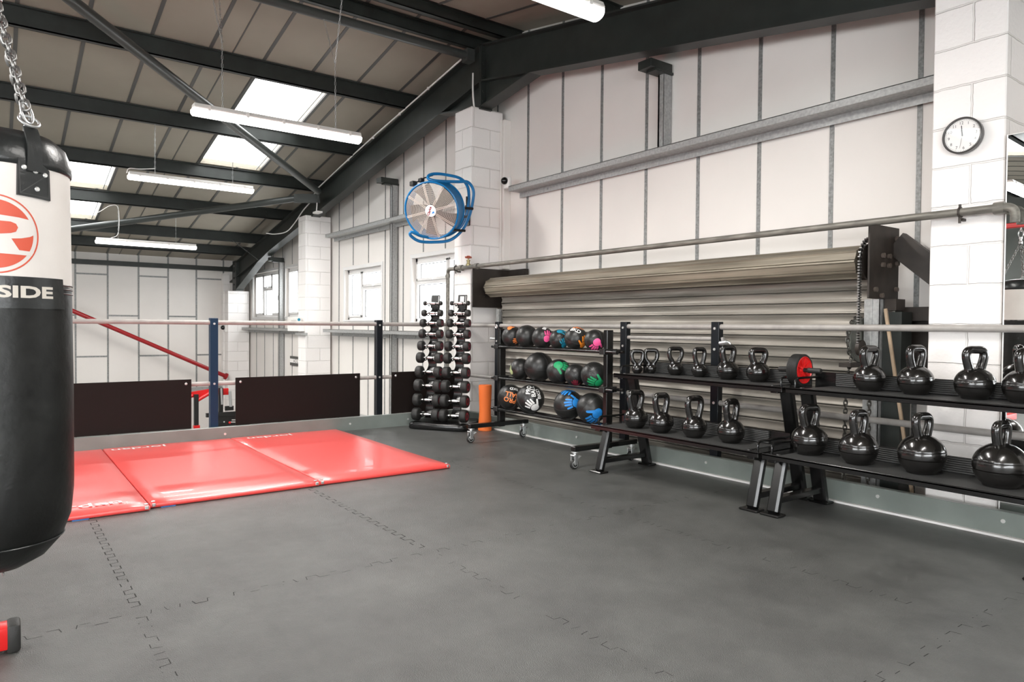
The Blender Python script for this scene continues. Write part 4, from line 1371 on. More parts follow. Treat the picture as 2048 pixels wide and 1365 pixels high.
# dumbbells (local x along the handle)
proto = {}
def dumbbell(i):
    R, S = RD[i], SD[i]
    T = 0.036 + 0.042 * min(1, (R - 0.025) / 0.04)
    o = thing('dumbbell', 'x', 'dumbbell')
    m = MB()
    L = S - T
    m.lathe([(0, -L / 2), (0.010, -L / 2), (0.010, -L * 0.30), (0.0145, -L * 0.26), (0.0165, -L * 0.12), (0.0175, 0), (0.0165, L * 0.12), (0.0145, L * 0.26), (0.010, L * 0.30), (0.010, L / 2), (0, L / 2)], (0, 0, 0), (1, 0, 0), 14)
    m.build('handle', M['chrome'], o, local=True)
    for sg_ in (-1, 1):
        m = MB()
        c = T / 2
        m.lathe([(0, -c), (R * 0.45, -c), (R * 0.80, -c + 0.004), (R * 0.96, -c + 0.012), (R, -c + 0.02), (R, c - 0.016), (R * 0.95, c - 0.006), (R * 0.86, c), (R * 0.62, c), (R * 0.60, c - 0.003), (0, c - 0.003)], (sg_ * S / 2, 0, 0), (sg_, 0, 0), 28)
        h = m.build('weight_head', M['rubber'], o, local=True)
        m = MB(); m.lathe([(R * 0.34, c - 0.0025), (R * 0.34, c - 0.001), (R * 0.58, c - 0.001), (R * 0.58, c - 0.0025)], (sg_ * S / 2, 0, 0), (sg_, 0, 0), 24)
        m.build('end_ring', M['maroon_print'] if i > 1 else M['signgrey'], h, local=True)
    return o
rz = math.atan2(DA.y, DA.x)
for i in range(10):
    src = dumbbell(i)
    for ci, a0 in enumerate(CA):
        o = src if ci == 0 else copy_tree(src)
        p = DL(a0, lean(ZD[i]) + 0.0, ZD[i])
        o.location = p
        o.rotation_euler = (0, 0, rz)
        o['label'] = '%s dumbbell in the %s column of the dumbbell stand' % (nth[i], ('column nearer the dark rail post', 'column nearer the shutter')[ci]) if False else '%s black dumbbell in the %s-hand column of the dumbbell stand' % (nth[i], ('left', 'right')[ci])
        o['group'] = 'dumbbells on the upright stand'

# foam roller
fr_o = thing('foam_roller', 'tall worn orange foam roller standing between dumbbell stand and ball rack', 'foam roller', (-6.02, 4.12, 0))
m = MB(); m.lathe([(0, 0), (0.068, 0), (0.072, 0.006), (0.070, 0.06), (0.062, 0.16), (0.061, 0.24), (0.066, 0.36), (0.069, 0.46), (0.066, 0.475), (0.028, 0.477), (0.026, 0.46), (0, 0.46)], (-6.02, 4.12, 0), (0, 0, 1), 28)
m.build('roller_body', M['orange'], fr_o)

# ================================================================ BALL RACK
BX0, BX1, BYc = -5.495, -4.035, 3.95
BG = 0.055
br = thing('ball_rack', 'black wheeled rack holding three tiers of medicine balls', 'ball rack', ((BX0 + BX1) / 2, BYc, 0))
for x in (BX0, BX1):
    m = MB(); m.span((x - 0.022, BYc - 0.035, 0.12), (x + 0.022, BYc + 0.035, 1.065), 0.004); m.build('upright', M['black'], br)
    xa = x + (0.045 if x < -5 else 0.035)
    m = MB(); m.span((xa - 0.025, 3.55, 0.135), (xa + 0.025, 4.235, 0.175), 0.004); m.build('base_arm', M['black'], br)
    for y in (3.575, 4.19):
        m = MB(); m.lathe([(0, 0.135), (0.030, 0.135), (0.030, 0.126), (0.016, 0.122), (0.016, 0.108), (0, 0.108)], (xa, y, 0), (0, 0, 1), 16)
        m.span((xa - 0.024, y - 0.030, 0.100), (xa + 0.024, y + 0.022, 0.110), 0.003)
        m.span((xa - 0.024, y - 0.024, 0.036), (xa - 0.019, y + 0.012, 0.104), 0.002); m.span((xa + 0.019, y - 0.024, 0.036), (xa + 0.024, y + 0.012, 0.104), 0.002)
        m.box((xa, y + 0.035, 0.088), (0.034, 0.035, 0.006), Matrix.Rotation(0.5, 3, 'X'), 0.002)
        cs = m.build('caster', M['zinc'], br)
        m = MB(); m.lathe([(0, -0.014), (0.030, -0.014), (0.0385, -0.008), (0.0385, 0.008), (0.030, 0.014), (0, 0.014)], (xa, y - 0.008, 0.0385), (1, 0, 0), 24); m.build('wheel', M['rubber'], cs)
        m = MB()
        for sg_ in (-1, 1):
            m.lathe([(0.021, 0.0145), (0.027, 0.0155), (0.028, 0.0145)], (xa, y - 0.008, 0.0385), (sg_, 0, 0), 22); m.lathe([(0, 0.018), (0.008, 0.017), (0.010, 0.0145)], (xa, y - 0.008, 0.0385), (sg_, 0, 0), 12)
        m.build('wheel_rim', M['zinc'], cs)
TZ = [0.892, 0.590, 0.292]
for t, zc in enumerate(TZ):
    for y in (BYc - BG, BYc + BG):
        m = MB(); m.tube([(BX0 - 0.085, y, zc), (BX1 + 0.115, y, zc)], 0.013, 12); m.build('tier_bar', M['black'], br)
    for x in (BX0, BX1):
        m = MB(); m.span((x - 0.03, BYc - BG - 0.02, zc - 0.022), (x + 0.03, BYc + BG + 0.02, zc + 0.022), 0.004); m.build('tier_bracket', M['blackm'], br)
m = MB(); m.lathe([(0, 0), (0.017, 0), (0.017, 0.04), (0, 0.042)], (BX1 + 0.115, BYc - BG, TZ[0]), (1, 0, 0), 12); m.build('end_cap', M['blackm'], br)

def ball(px, r, tier, lab, decals=(), seam=(0.3, 0.2, 1.0), slack=0.0):
    g = BG
    zc = TZ[tier] + math.sqrt((r + 0.0142) ** 2 - g * g)
    c = V((px, BYc, zc))
    o = thing('medicine_ball', lab, 'medicine ball', (c.x, c.y, c.z - r), group='medicine balls on the wheeled rack')
    m = MB(); m.sphere(c, r, 40, 24); bd = m.build('ball_body', M['ball'], o, ang=80)
    m = MB()
    a1 = V(seam).normalized()
    x, y, a = frame(a1)
    for ax in (a1, x, (x * 0.5 + y * 0.87)):
        m.torus(c, r + 0.0001, 0.0011, ax, 64, 5)
    m.build('seam', M['seam'], o)
    for d in decals:
        kind, mt, dx, dy, rot, size = d[:6]
        ex = d[6] if len(d) > 6 else {}
        if kind == 'hand':
            b = hand_bm(size, **ex); nm = 'handprint'
        else:
            b = text_bm(kind, size, bold=0.0012); nm = 'lettering'
        on_sphere(b, c, r, face_dir(c, dx, dy), rot, 0.0015)
        from_bm(b).build(nm, M[mt], o, ang=0, fix=False)
    return o
ball(-5.326, 0.099, 0, 'black medicine ball with an orange handprint, first on the top tier', [('hand', 'orange_print', 0.62, -0.28, 2.0, 0.10), ('hand', 'orange_print', -0.25, 0.86, 0.4, 0.09)])
ball(-5.100, 0.104, 0, 'plain black medicine ball, larger one second on the top tier', [], (0.9, 0.3, 0.4))
ball(-4.868, 0.097, 0, 'black medicine ball with a faded pink handprint on the top tier', [('hand', 'pink_print', 0.42, 0.05, -0.35, 0.115), ('BKD', 'white_print', 0.25, 0.93, 0.5, 0.045)], (0.2, 0.1, 1))
ball(-4.640, 0.087, 0, 'black medicine ball with teal prints, fourth on the top tier', [('hand', 'teal_print', 0.48, -0.48, 0.4, 0.10), ('hand', 'teal_print', 0.15, 0.86, -1.2, 0.10), ('BKD', 'white_print', 0.78, 0.22, 1.2, 0.05)], (0.1, 0.9, 0.4))
ball(-4.423, 0.098, 0, 'black medicine ball with an orange handprint and white letters, fifth on top', [('hand', 'amber_print', 0.66, -0.42, -0.15, 0.115, {'mirror': True}), ('BKD', 'white_print', -0.05, 0.72, -0.45, 0.05), ('PRO', 'orange_print', 0.22, 0.92, -0.4, 0.05)], (0.5, -0.1, 0.9))
ball(-4.190, 0.089, 0, 'black medicine ball with a bright pink handprint, end of the top tier', [('hand', 'pink_print', 0.12, -0.33, 2.75, 0.125, {'mirror': True})], (0.1, 1, 0.1))
ball(-5.192, 0.100, 1, 'black medicine ball with pale green finger marks, first on the middle tier', [('hand', 'lime_print', -0.93, -0.22, 1.3, 0.11)], (0.2, 0.2, 1))
ball(-4.918, 0.132, 1, 'biggest plain black medicine ball, second on the middle tier', [], (0.15, -0.1, 1))
ball(-4.642, 0.108, 1, 'black medicine ball with a green handprint on its upper side, middle tier', [('hand', 'green_print', 0.12, 0.52, -1.75, 0.155)], (0.8, 0.4, 0.5))
ball(-4.425, 0.093, 1, 'black medicine ball with a small maroon mark low down, middle tier', [('hand', 'maroon_print', 0.0, -0.86, 0.1, 0.09)], (0.6, 0.4, 0.4))
ball(-4.200, 0.106, 1, 'black medicine ball with a green handprint low down, end of middle tier', [('hand', 'green_print', 0.28, -0.62, 1.45, 0.145)], (0.4, 0.6, 0.5))
ball(-5.345, 0.120, 2, 'black medicine ball with orange upside-down lettering on the bottom tier', [('PRO', 'orange_print', -0.05, -0.22, PI - 0.30, 0.062), ('BALL', 'orange_print', 0.14, 0.20, PI - 0.30, 0.062), ('BKD', 'white_print', 0.27, 0.66, PI - 0.30, 0.042)], (0.1, 0.3, 1))
ball(-5.040, 0.130, 2, 'black medicine ball with white lettering and white handprint on the bottom tier', [('PRO', 'white_print', -0.12, 0.66, PI / 2, 0.055), ('BALL', 'white_print', 0.20, 0.56, PI / 2, 0.055), ('BKD', 'white_print', 0.58, 0.36, PI / 2, 0.05), ('hand', 'white_print', 0.25, -0.55, 1.0, 0.15)], (0.9, -0.2, 0.5))
ball(-4.512, 0.127, 2, 'black medicine ball with blue finger marks on the bottom tier', [('hand', 'blue_print', 0.42, 0.12, 1.6, 0.15), ('hand', 'blue_print', 0.1, 0.96, 1.8, 0.15)], (0.1, -0.3, 1))
ball(-4.222, 0.126, 2, 'black medicine ball with a bright blue handprint, end of the bottom tier', [('hand', 'blue_print', 0.30, -0.48, 2.6, 0.17)], (0.8, 0.2, -0.6))

# ========================================================== KETTLEBELL RACKS
TL, TU = 0.36, 0.735            # tray heights
def kb_rack(x0, x1, lab):
    o = thing('kettlebell_rack', lab, 'kettlebell rack', ((x0 + x1) / 2, 3.9, 0))
    for (yf, zt, nm) in ((3.60, TL, 'lower_shelf'), (3.83, TU, 'upper_shelf')):
        m = MB()
        m.span((x0, yf, zt - 0.032), (x1, yf + 0.006, zt + 0.001), 0.002)
        m.span((x0, yf, zt - 0.010), (x1, yf + 0.335, zt - 0.004))
        m.span((x0, yf + 0.33, zt - 0.03), (x1, yf + 0.337, zt + 0.085))
        sh_ = m.build(nm, M['black'], o, ang=0)
        m = MB(); m.span((x0 + 0.10, yf + 0.004, zt - 0.004), (x1 - 0.10, yf + 0.327, zt)); m.build('rubber_mat', M['traymat'], sh_, ang=0)
        m = MB(); m.span((x0 + 0.14, yf + 0.318, zt + 0.002), (x1 - 0.14, yf + 0.330, zt + 0.083)); m.build('ribbed_back', M['ribbed'], sh_, ang=0)
        for x in (x0 + 0.035, x1 - 0.035):
            m = MB()
            m.tube(smooth_path([(x, yf + 0.05, zt - 0.01), (x, yf + 0.05, zt + 0.035), (x, yf + 0.065, zt + 0.052), (x, yf + 0.10, zt + 0.055), (x, yf + 0.30, zt + 0.055), (x, yf + 0.33, zt + 0.05)], 4), 0.0075, 8)
            m.build('end_stop', M['black'], sh_)
            m = MB(); m.lathe([(0, 0.008), (0.012, 0.006), (0.016, 0)], (x + (0.05 if x < (x0 + x1) / 2 else -0.05), yf + 0.04, zt - 0.002), (0, 0, 1), 12); m.build('bolt', M['blackm'], sh_)
    for x in (x0 + 0.05, x1 - 0.065):
        m = MB(); m.bar((x, 3.645, 0.012), (x, 3.735, TL - 0.02), 0.072, 0.05, up=(0, 1, 0), bev=0.012); m.build('leg', M['black'], o)
        m = MB(); m.bar((x, 4.165, 0.012), (x, 3.985, TU - 0.012), 0.085, 0.05, up=(0, 1, 0), bev=0.010); m.build('leg', M['black'], o)
        for y in (3.64, 4.165):
            m = MB(); m.span((x - 0.062, y - 0.045, 0), (x + 0.062, y + 0.045, 0.014), 0.006); m.build('foot_plate', M['black'], o)
        m = MB(); m.bar((x, 3.66, 0.085), (x, 4.14, 0.085), 0.05, 0.035, up=(0, 0, 1), bev=0.004); m.build('cross_bar', M['black'], o)
        m = MB(); m.bar((x, 3.62, TL - 0.035), (x, 4.08, TL - 0.035), 0.05, 0.03, bev=0.003); m.build('shelf_bracket', M['black'], o); m = MB(); m.bar((x, 3.85, TU - 0.028), (x, 4.15, TU - 0.028), 0.05, 0.03, bev=0.003); m.build('shelf_bracket', M['black'], o)
    return o
kb_rack(-3.855, -2.425, 'black two-shelf kettlebell rack next to the ball rack')
kb_rack(-2.40, -0.98, 'black two-shelf kettlebell rack in front of the clock pillar')
def kettlebell(tier, x, y, R, H, W, a, lab):
    base = TL if tier == 'L' else TU
    cap = 3.912 - R if tier == 'L' else 4.140 - R
    if y > cap:
        f = cap / y
        x, y, R, H, W = x * f, cap, R * f, H * f, W * f
    o = thing('kettlebell', lab, 'kettlebell', (x, y, base), group='black kettlebells on the racks')
    c = V((x, y, base + 0.001))
    m = MB()
    zc = 0.84 * R
    prof = [(0, 0), (0.56 * R, 0), (0.62 * R, 0.012 * R)]
    N = 26
    t0 = math.asin(-0.82)
    for k in range(N + 1):
        t = t0 + (PI / 2 - t0) * k / N
        rr, z = R * math.cos(t), zc + R * math.sin(t) * (1.0 if t < 0 else 0.92)
        if rr < 0.58 * R and t < 0:
            continue
        prof.append((rr, z))
    full = []
    for (r0, z0), (r1, z1) in zip(prof, prof[1:]):
        full.append((r0, z0))
        for g in (0.66 * R, 1.02 * R):
            if z0 < g <= z1 and r0 > 0.6 * R:
                rg = r0 + (r1 - r0) * (g - z0) / (z1 - z0)
                full += [(rg, g - 0.020 * R), (rg - 0.020 * R, g - 0.008 * R), (rg - 0.020 * R, g + 0.008 * R), (rg, g + 0.020 * R)]
    full.append((0, prof[-1][1]))
    full = sorted(set(full[1:-1]), key=lambda q: q[1])
    full = [(0, 0)] + full + [(0, prof[-1][1])]
    m.lathe(full, c, (0, 0, 1), 44)
    m.build('bell_body', M['bell'], o, ang=40)
    v = V((x, y, 0)).normalized()
    rt = v.cross(ZUP).normalized()
    ar = math.radians(a)
    ax = rt * math.cos(ar) + v * math.sin(ar)
    tr = 0.0205 if R > 0.07 else 0.016
    Wr = min(0.155, max(0.112, (W - 2 * tr * math.sin(ar)) / math.cos(ar)))
    hw = Wr / 2 - tr
    zt_ = H - tr
    zb = zc + 0.80 * R * 0.92
    s0 = min(hw * 0.66, 0.46 * R)
    hh = zt_ - zb
    P = [(-s0 * 0.95, zb - 0.12 * R), (-s0 * 1.02, zb + hh * 0.12), (-hw * 0.86, zb + hh * 0.38), (-hw, zb + hh * 0.68), (-hw * 0.93, zb + hh * 0.88), (-hw * 0.62, zb + hh * 0.99), (0, zt_)]
    P = P + [(-p[0], p[1]) for p in reversed(P[:-1])]
    m = MB()
    m.tube(smooth_path([c + ax * p[0] + V((0, 0, p[1])) for p in P], 5), lambda q: tr * (1.0 + 0.16 * abs(2 * q - 1) ** 3), 16, up=v, flat=1.0)
    m.build('bell_handle', M['bell'], o, ang=60)
    # cast plate on the side of the bell
    if R > 0.08:
        d = (ax * 0.93 - v * 0.25).normalized()
        b = bmesh.new()
        w_, h_ = 0.34 * R, 0.30 * R
        b.faces.new([b.verts.new(p) for p in ((-w_, -h_, 0), (w_, -h_, 0), (w_, h_, 0), (w_ * 0.5, h_ * 1.5, 0), (-w_ * 0.5, h_ * 1.5, 0), (-w_, h_, 0))])
        on_sphere(b, c + V((0, 0, zc)), R, d, 0.0, 0.0035)
        q = MB(); q.bm.free(); q.bm = b
        ext = bmesh.ops.extrude_face_region(b, geom=list(b.faces))
        bmesh.ops.translate(b, vec=-d * 0.006, verts=[e for e in ext['geom'] if isinstance(e, bmesh.types.BMVert)])
        q.build('weight_plate', M['bell'], o, ang=30)
    return o
KB = [('U', -3.735, 3.965, 0.040, 0.187, 0.123, 12, 'smallest black kettlebell at the far end of the upper shelf near the ball rack'),
      ('U', -3.689, 4.069, 0.042, 0.194, 0.131, 12, 'small black kettlebell, second from the ball rack on the upper shelf'),
      ('U', -3.474, 4.098, 0.058, 0.214, 0.135, 25, 'small black kettlebell, third from the ball rack on the upper shelf'),
      ('U', -3.245, 4.088, 0.056, 0.216, 0.113, 30, 'black kettlebell, fourth from the ball rack on the upper shelf'),
      ('U', -3.010, 4.099, 0.075, 0.242, 0.132, 30, 'black kettlebell on the upper shelf in front of the rail post with the shackle'),
      ('U', -2.855, 4.225, 0.079, 0.238, 0.145, 25, 'black kettlebell on the upper shelf next to the red wheel'),
      ('L', -3.533, 3.739, 0.084, 0.278, 0.145, 35, 'black kettlebell nearest the ball rack on the lower shelf'),
      ('L', -3.280, 3.725, 0.083, 0.278, 0.136, 35, 'black kettlebell, second from the ball rack on the lower shelf'),
      ('L', -3.012, 3.749, 0.081, 0.280, 0.143, 40, 'black kettlebell, third from the ball rack on the lower shelf'),
      ('L', -2.739, 3.772, 0.086, 0.281, 0.121, 50, 'black kettlebell, fourth from the ball rack on the lower shelf'),
      ('L', -2.229, 3.809, 0.099, 0.293, 0.134, 45, 'black kettlebell on the lower shelf just below the red wheel'),
      ('L', -1.917, 3.763, 0.099, 0.294, 0.114, 50, 'black kettlebell on the lower shelf in front of the shutter chain'),
      ('L', -1.609, 3.796, 0.112, 0.308, 0.116, 55, 'large black kettlebell on the lower shelf in front of the clock pillar'),
      ('L', -1.256, 3.781, 0.116, 0.308, 0.096, 60, 'largest black kettlebell, lower shelf below the mirror edge'),
      ('U', -2.063, 4.161, 0.089, 0.268, 0.129, 50, 'black kettlebell on the upper shelf beneath the shutter chain wheel'),
      ('U', -1.786, 4.118, 0.092, 0.276, 0.120, 50, 'black kettlebell on the upper shelf beside the edge of the clock pillar'),
      ('U', -1.487, 4.096, 0.094, 0.276, 0.135, 45, 'black kettlebell on the upper shelf against the white clock pillar'),
      ('U', -1.277, 4.124, 0.095, 0.274, 0.105, 55, 'black kettlebell on the upper shelf in front of the mirror, cut by the edge')]
for k_ in KB:
    kettlebell(*k_)

# exercise wheel
AW = V((-2.412, 4.00, TU + 0.0997))
aw = thing('exercise_wheel', 'black and red exercise roller wheel lying between the two kettlebell racks', 'exercise wheel', (AW.x, AW.y, TU))
m = MB()
pr = [(0.080, -0.034), (0.0965, -0.032)]
for k in range(14):
    x0 = -0.030 + 0.060 * k / 14
    pr += [(0.0985, x0), (0.0985, x0 + 0.0026), (0.0960, x0 + 0.0030), (0.0960, x0 + 0.0040)]
pr += [(0.0965, 0.032), (0.086, 0.034), (0.080, 0.030)]
m.lathe(pr, AW, (1, 0, 0), 48); m.build('tyre', M['rubber'], aw, ang=25)
for sg_ in (-1, 1):
    m = MB()
    m.lathe([(0.084, 0.034), (0.080, 0.036), (0.076, 0.030), (0.030, 0.022), (0.018, 0.030), (0, 0.030)], AW, (sg_, 0, 0), 40)
    for k in range(9):
        t = 2 * PI * k / 9
        d = V((0, math.cos(t), math.sin(t)))
        m.bar(AW + V((sg_ * 0.027, 0, 0)) + d * 0.02, AW + V((sg_ * 0.031, 0, 0)) + d * 0.076, 0.004, 0.006, up=(1, 0, 0))
    m.build('hub_disc', M['red'], aw)
    m = MB(); m.lathe([(0, 0.03), (0.013, 0.03), (0.013, 0.055), (0.0165, 0.058), (0.0165, 0.135), (0.014, 0.14), (0, 0.14)], AW, (sg_, 0, 0), 16); m.build('grip', M['rubber'], aw)

# ================================================================ PUNCH BAG
BC = V((-2.482, 0.009, 0))
bag = thing('punch_bag', 'big hanging punch bag, white above and black below with a red logo', 'punch bag', (BC.x, BC.y, 0.38))
def bag_r(z):
    return 0.1785 + 0.007 * min(1, max(0, (1.5 - z) / 0.6))
f0 = V((-BC.x, -BC.y, 0)).normalized()
fr0 = (-f0).cross(ZUP).normalized()
def on_bag(bm, z0, u0=0.0, off=0.001, theta=0.0, step=0.02):
    cut_grid(bm, step)
    for v in bm.verts:
        z = z0 + v.co.y
        r = bag_r(z) + off
        t = (u0 + v.co.x) / 0.183 + theta
        v.co = BC + (f0 * math.cos(t) + fr0 * math.sin(t)) * r + V((0, 0, z))
    return bm
m = MB(); m.lathe([(bag_r(z), z) for z in [1.19 + 0.36 * k / 16 for k in range(17)]] + [(0.170, 1.565)], BC, (0, 0, 1), 72); m.build('white_cover', M['bagwhite'], bag, ang=60)
m = MB(); m.lathe([(0, 0.375), (0.06, 0.385), (0.115, 0.415), (0.155, 0.462), (0.178, 0.525), (0.185, 0.60)] + [(bag_r(z), z) for z in [0.65 + 0.545 * k / 14 for k in range(15)]], BC, (0, 0, 1), 72); m.build('black_cover', M['bagblack'], bag, ang=60)
for z in (1.196, 1.185, 1.172, 0.470):
    r = bag_r(z) if z > 0.6 else 0.160
    m = MB(); m.torus(BC + V((0, 0, z)), r + 0.0005, 0.0022, (0, 0, 1), 72, 6)
    m.build('stitched_seam', M['bagleather'], bag)
m = MB(); m.lathe([(0.1800, 1.515), (0.1835, 1.517), (0.184, 1.53), (0.181, 1.555), (0.168, 1.590), (0.140, 1.615), (0.09, 1.625), (0.0, 1.62)], BC, (0, 0, 1), 64)
for k in range(64 if False else 0):
    pass
m.build('top_collar', M['bagleather'], bag, ang=60)
b = bmesh.new(); b.faces.new([b.verts.new(p) for p in ((-0.185, -0.043, 0), (0.185, -0.043, 0), (0.178, 0.043, 0), (-0.178, 0.043, 0))])
on_bag(b, 1.170, 0, 0.003); from_bm(b).build('name_panel', M['bagleather'], bag, ang=60, fix=False)
b = text_bm('RINGSIDE', 0.043, bold=0.0016, depth=0.0)
xs_ = [v.co.x for v in b.verts]
sc_ = 0.302 / (max(xs_) - min(xs_))
for v in b.verts:
    v.co.x *= sc_
on_bag(b, 1.170, -0.0155, 0.0045, step=0.008); from_bm(b).build('raised_lettering', M['letter'], bag, ang=0, fix=False)
LZ = 1.324
def disc(r0, r1, n=64):
    b = bmesh.new()
    a = [b.verts.new((r1 * math.cos(2 * PI * k / n), r1 * math.sin(2 * PI * k / n), 0)) for k in range(n)]
    if r0:
        c = [b.verts.new((r0 * math.cos(2 * PI * k / n), r0 * math.sin(2 * PI * k / n), 0)) for k in range(n)]
        for k in range(n):
            b.faces.new([a[k], a[(k + 1) % n], c[(k + 1) % n], c[k]])
    else:
        b.faces.new(a)
    return b
lg = None
bmL = disc(0.1015, 0.1055)
bmL2 = disc(0, 0.0915)
for bb, off in ((bmL, 0.0008), (bmL2, 0.0008)):
    on_bag(bb, LZ, -0.006, off)
q = MB(); q.merge(bmL); q.merge(bmL2)
lg = q.build('logo', M['logo'], bag, ang=60, fix=False)
def zpoly(pts):
    b = bmesh.new()
    b.faces.new([b.verts.new(((p[0] + 59) * 0.000236, (535 - p[1]) * 0.000236, 0)) for p in pts])
    for f_ in b.faces:
        f_.normal_update()
    bmesh.ops.triangulate(b, faces=list(b.faces))
    return b
b = zpoly([(-370, 745), (308, 762), (332, 716), (180, 706), (105, 580), (200, 570), (290, 545), (354, 508), (345, 440), (290, 352), (180, 335), (0, 322), (-370, 320)])
on_bag(b, LZ, -0.006, 0.0014); from_bm(b).build('logo_letter', M['bagwhite'], lg, ang=60, fix=False)
b = zpoly([(-200, 545), (0, 535), (100, 520), (150, 500), (170, 450), (150, 410), (100, 390), (-200, 385)])
on_bag(b, LZ, -0.006, 0.0021); from_bm(b).build('logo_counter', M['logo'], lg, ang=60, fix=False)
SW = BC + V((0, 0, 2.02))
for k in range(3):
    th = math.radians(27 + 120 * k)
    d = f0 * math.cos(th) + fr0 * math.sin(th)
    s_ = -f0 * math.sin(th) + fr0 * math.cos(th)
    b = bmesh.new(); b.faces.new([b.verts.new(p) for p in ((-0.040, -0.048, 0), (0.046, -0.052, 0), (0.044, 0.030, 0), (0.02, 0.046, 0), (-0.038, 0.052, 0))])
    on_bag(b, 1.480, 0, 0.006, th); pm = from_bm(b)
    ext = bmesh.ops.extrude_face_region(pm.bm, geom=list(pm.bm.faces))
    bmesh.ops.translate(pm.bm, vec=-d * 0.007, verts=[e for e in ext['geom'] if isinstance(e, bmesh.types.BMVert)])
    pad = pm.build('strap_pad', M['bagleather'], bag, ang=30)
    b = bmesh.new()
    for (q0, q1) in (((-0.034, -0.042), (0.038, 0.020)), ((-0.036, 0.044), (-0.034, -0.042)), ((-0.034, -0.042), (0.040, -0.046)), ((0.040, -0.046), (0.039, 0.026))):
        e = V((q1[0] - q0[0], q1[1] - q0[1]))
        nn = V((-e.y, e.x)).normalized() * 0.0011
        b.faces.new([b.verts.new(p) for p in ((q0[0] - nn.x, q0[1] - nn.y, 0), (q1[0] - nn.x, q1[1] - nn.y, 0), (q1[0] + nn.x, q1[1] + nn.y, 0), (q0[0] + nn.x, q0[1] + nn.y, 0))])
    on_bag(b, 1.480, 0, 0.0072, th); from_bm(b).build('stitching', M['seam'], pad, ang=0, fix=False)
    m = MB()
    for (u, w) in ((-0.024, 0.028), (0.004, 0.022), (0.030, 0.016), (0.008, -0.026)):
        t = th + u / 0.183
        dd = f0 * math.cos(t) + fr0 * math.sin(t)
        m.lathe([(0, 0.0105), (0.005, 0.0098), (0.007, 0.0065)], BC + dd * bag_r(1.48) + V((0, 0, 1.480 + w)), dd, 10)
    m.build('rivet', M['bolt'], pad)
    m = MB()
    ring_c = BC + d * 0.163 + V((0, 0, 1.640))
    pts = [BC + d * 0.189 + V((0, 0, 1.50)), BC + d * 0.191 + V((0, 0, 1.54)), BC + d * 0.189 + V((0, 0, 1.575)), BC + d * 0.178 + V((0, 0, 1.605)), ring_c - V((0, 0, 0.018)) + d * 0.006]
    sp = smooth_path(pts, 4)
    rows = [(p - s_ * 0.019, p + s_ * 0.019) for p in sp]
    va = [[m.bm.verts.new(x_) for x_ in r_] for r_ in rows]
    vb = [[m.bm.verts.new(x_ - d * 0.004 - V((0, 0, 0.002))) for x_ in r_] for r_ in rows]
    for i in range(len(rows) - 1):
        m._f([va[i][0], va[i][1], va[i + 1][1], va[i + 1][0]]); m._f([vb[i][1], vb[i][0], vb[i + 1][0], vb[i + 1][1]])
        m._f([va[i][0], va[i + 1][0], vb[i + 1][0], vb[i][0]]); m._f([va[i][1], vb[i][1], vb[i + 1][1], va[i + 1][1]])
    m.build('strap', M['bagleather'], bag, ang=40)
    m = MB()
    m.tube([ring_c + s_ * (0.026 * math.cos(t)) + (V((0, 0, 1)) * 0.8 - d * 0.6) * (0.020 * math.sin(t)) for t in [2 * PI * q / 20 for q in range(20)]], 0.0036, 8, closed=True)
    cl = ring_c + (SW - ring_c).normalized() * 0.05
    m.tube([ring_c.lerp(cl, 0.5) + s_ * (0.014 * math.cos(t)) + (cl - ring_c).normalized() * (0.032 * math.sin(t)) for t in [2 * PI * q / 18 for q in range(18)]], 0.0032, 8, closed=True)
    m.build('ring', M['zinc'], bag)
    m = MB(); chain_links(m, [cl, SW - V((0, 0, 0.01))], 0.036, 0.0036, 12, 6); m.build('chain', M['chain'], bag, ang=60)
m = MB(); m.lathe([(0, -0.02), (0.018, -0.02), (0.02, 0), (0.012, 0.01), (0.012, 0.03), (0.017, 0.032), (0.017, 0.05), (0, 0.052)], SW, (0, 0, 1), 16)
m.tube([SW + V((0.022 * math.cos(t), 0, 0.085 + 0.04 * math.sin(t))) for t in [2 * PI * q / 18 for q in range(18)]], 0.005, 8, closed=True)
m.build('swivel', M['zinc'], bag)
m = MB(); m.tube([BC + V((0.02 * math.cos(t), 0.0, 0.372 - 0.012 * math.sin(t))) + fr0 * 0.01 for t in [PI * q / 10 for q in range(11)]], 0.003, 6); m.build('bottom_ring', M['zinc'], bag)

# bag stand
bs = thing('bag_stand', 'red steel bag stand with a black capped foot at the lower corner', 'bag stand', (-2.845, -1.0, 0))
m = MB(); m.span((-2.885, -1.3, 0.012), (-2.805, 0.04, 0.088), 0.008, 2); m.build('foot_beam', M['red'], bs)
m = MB(); m.span((-2.890, 0.030, 0.0), (-2.800, 0.068, 0.093), 0.010, 2); m.build('foot_cap', M['rubber'], bs)
m = MB(); m.span((-3.40, -0.70, 0.012), (-2.80, -0.62, 0.088), 0.008, 2); m.build('base_beam', M['red'], bs)
m = MB(); m.span((-3.40, -0.70, 0.08), (-3.32, -0.62, 2.24), 0.006); m.build('upright', M['red'], bs)
m = MB(); m.bar((-3.36, -0.66, 2.20), (-3.36, -0.06, 2.20), 0.05, 0.08, bev=0.005); m.bar((-3.39, -0.02, 2.20), (-1.75, -0.02, 2.20), 0.05, 0.08, up=(0, 1, 0), bev=0.005); m.build('arm', M['red'], bs)
m = MB(); m.torus(SW + V((0, 0, 0.129)), 0.02, 0.005, (1, 0, 0), 16, 6); m.build('eye_bolt', M['zinc'], bs)

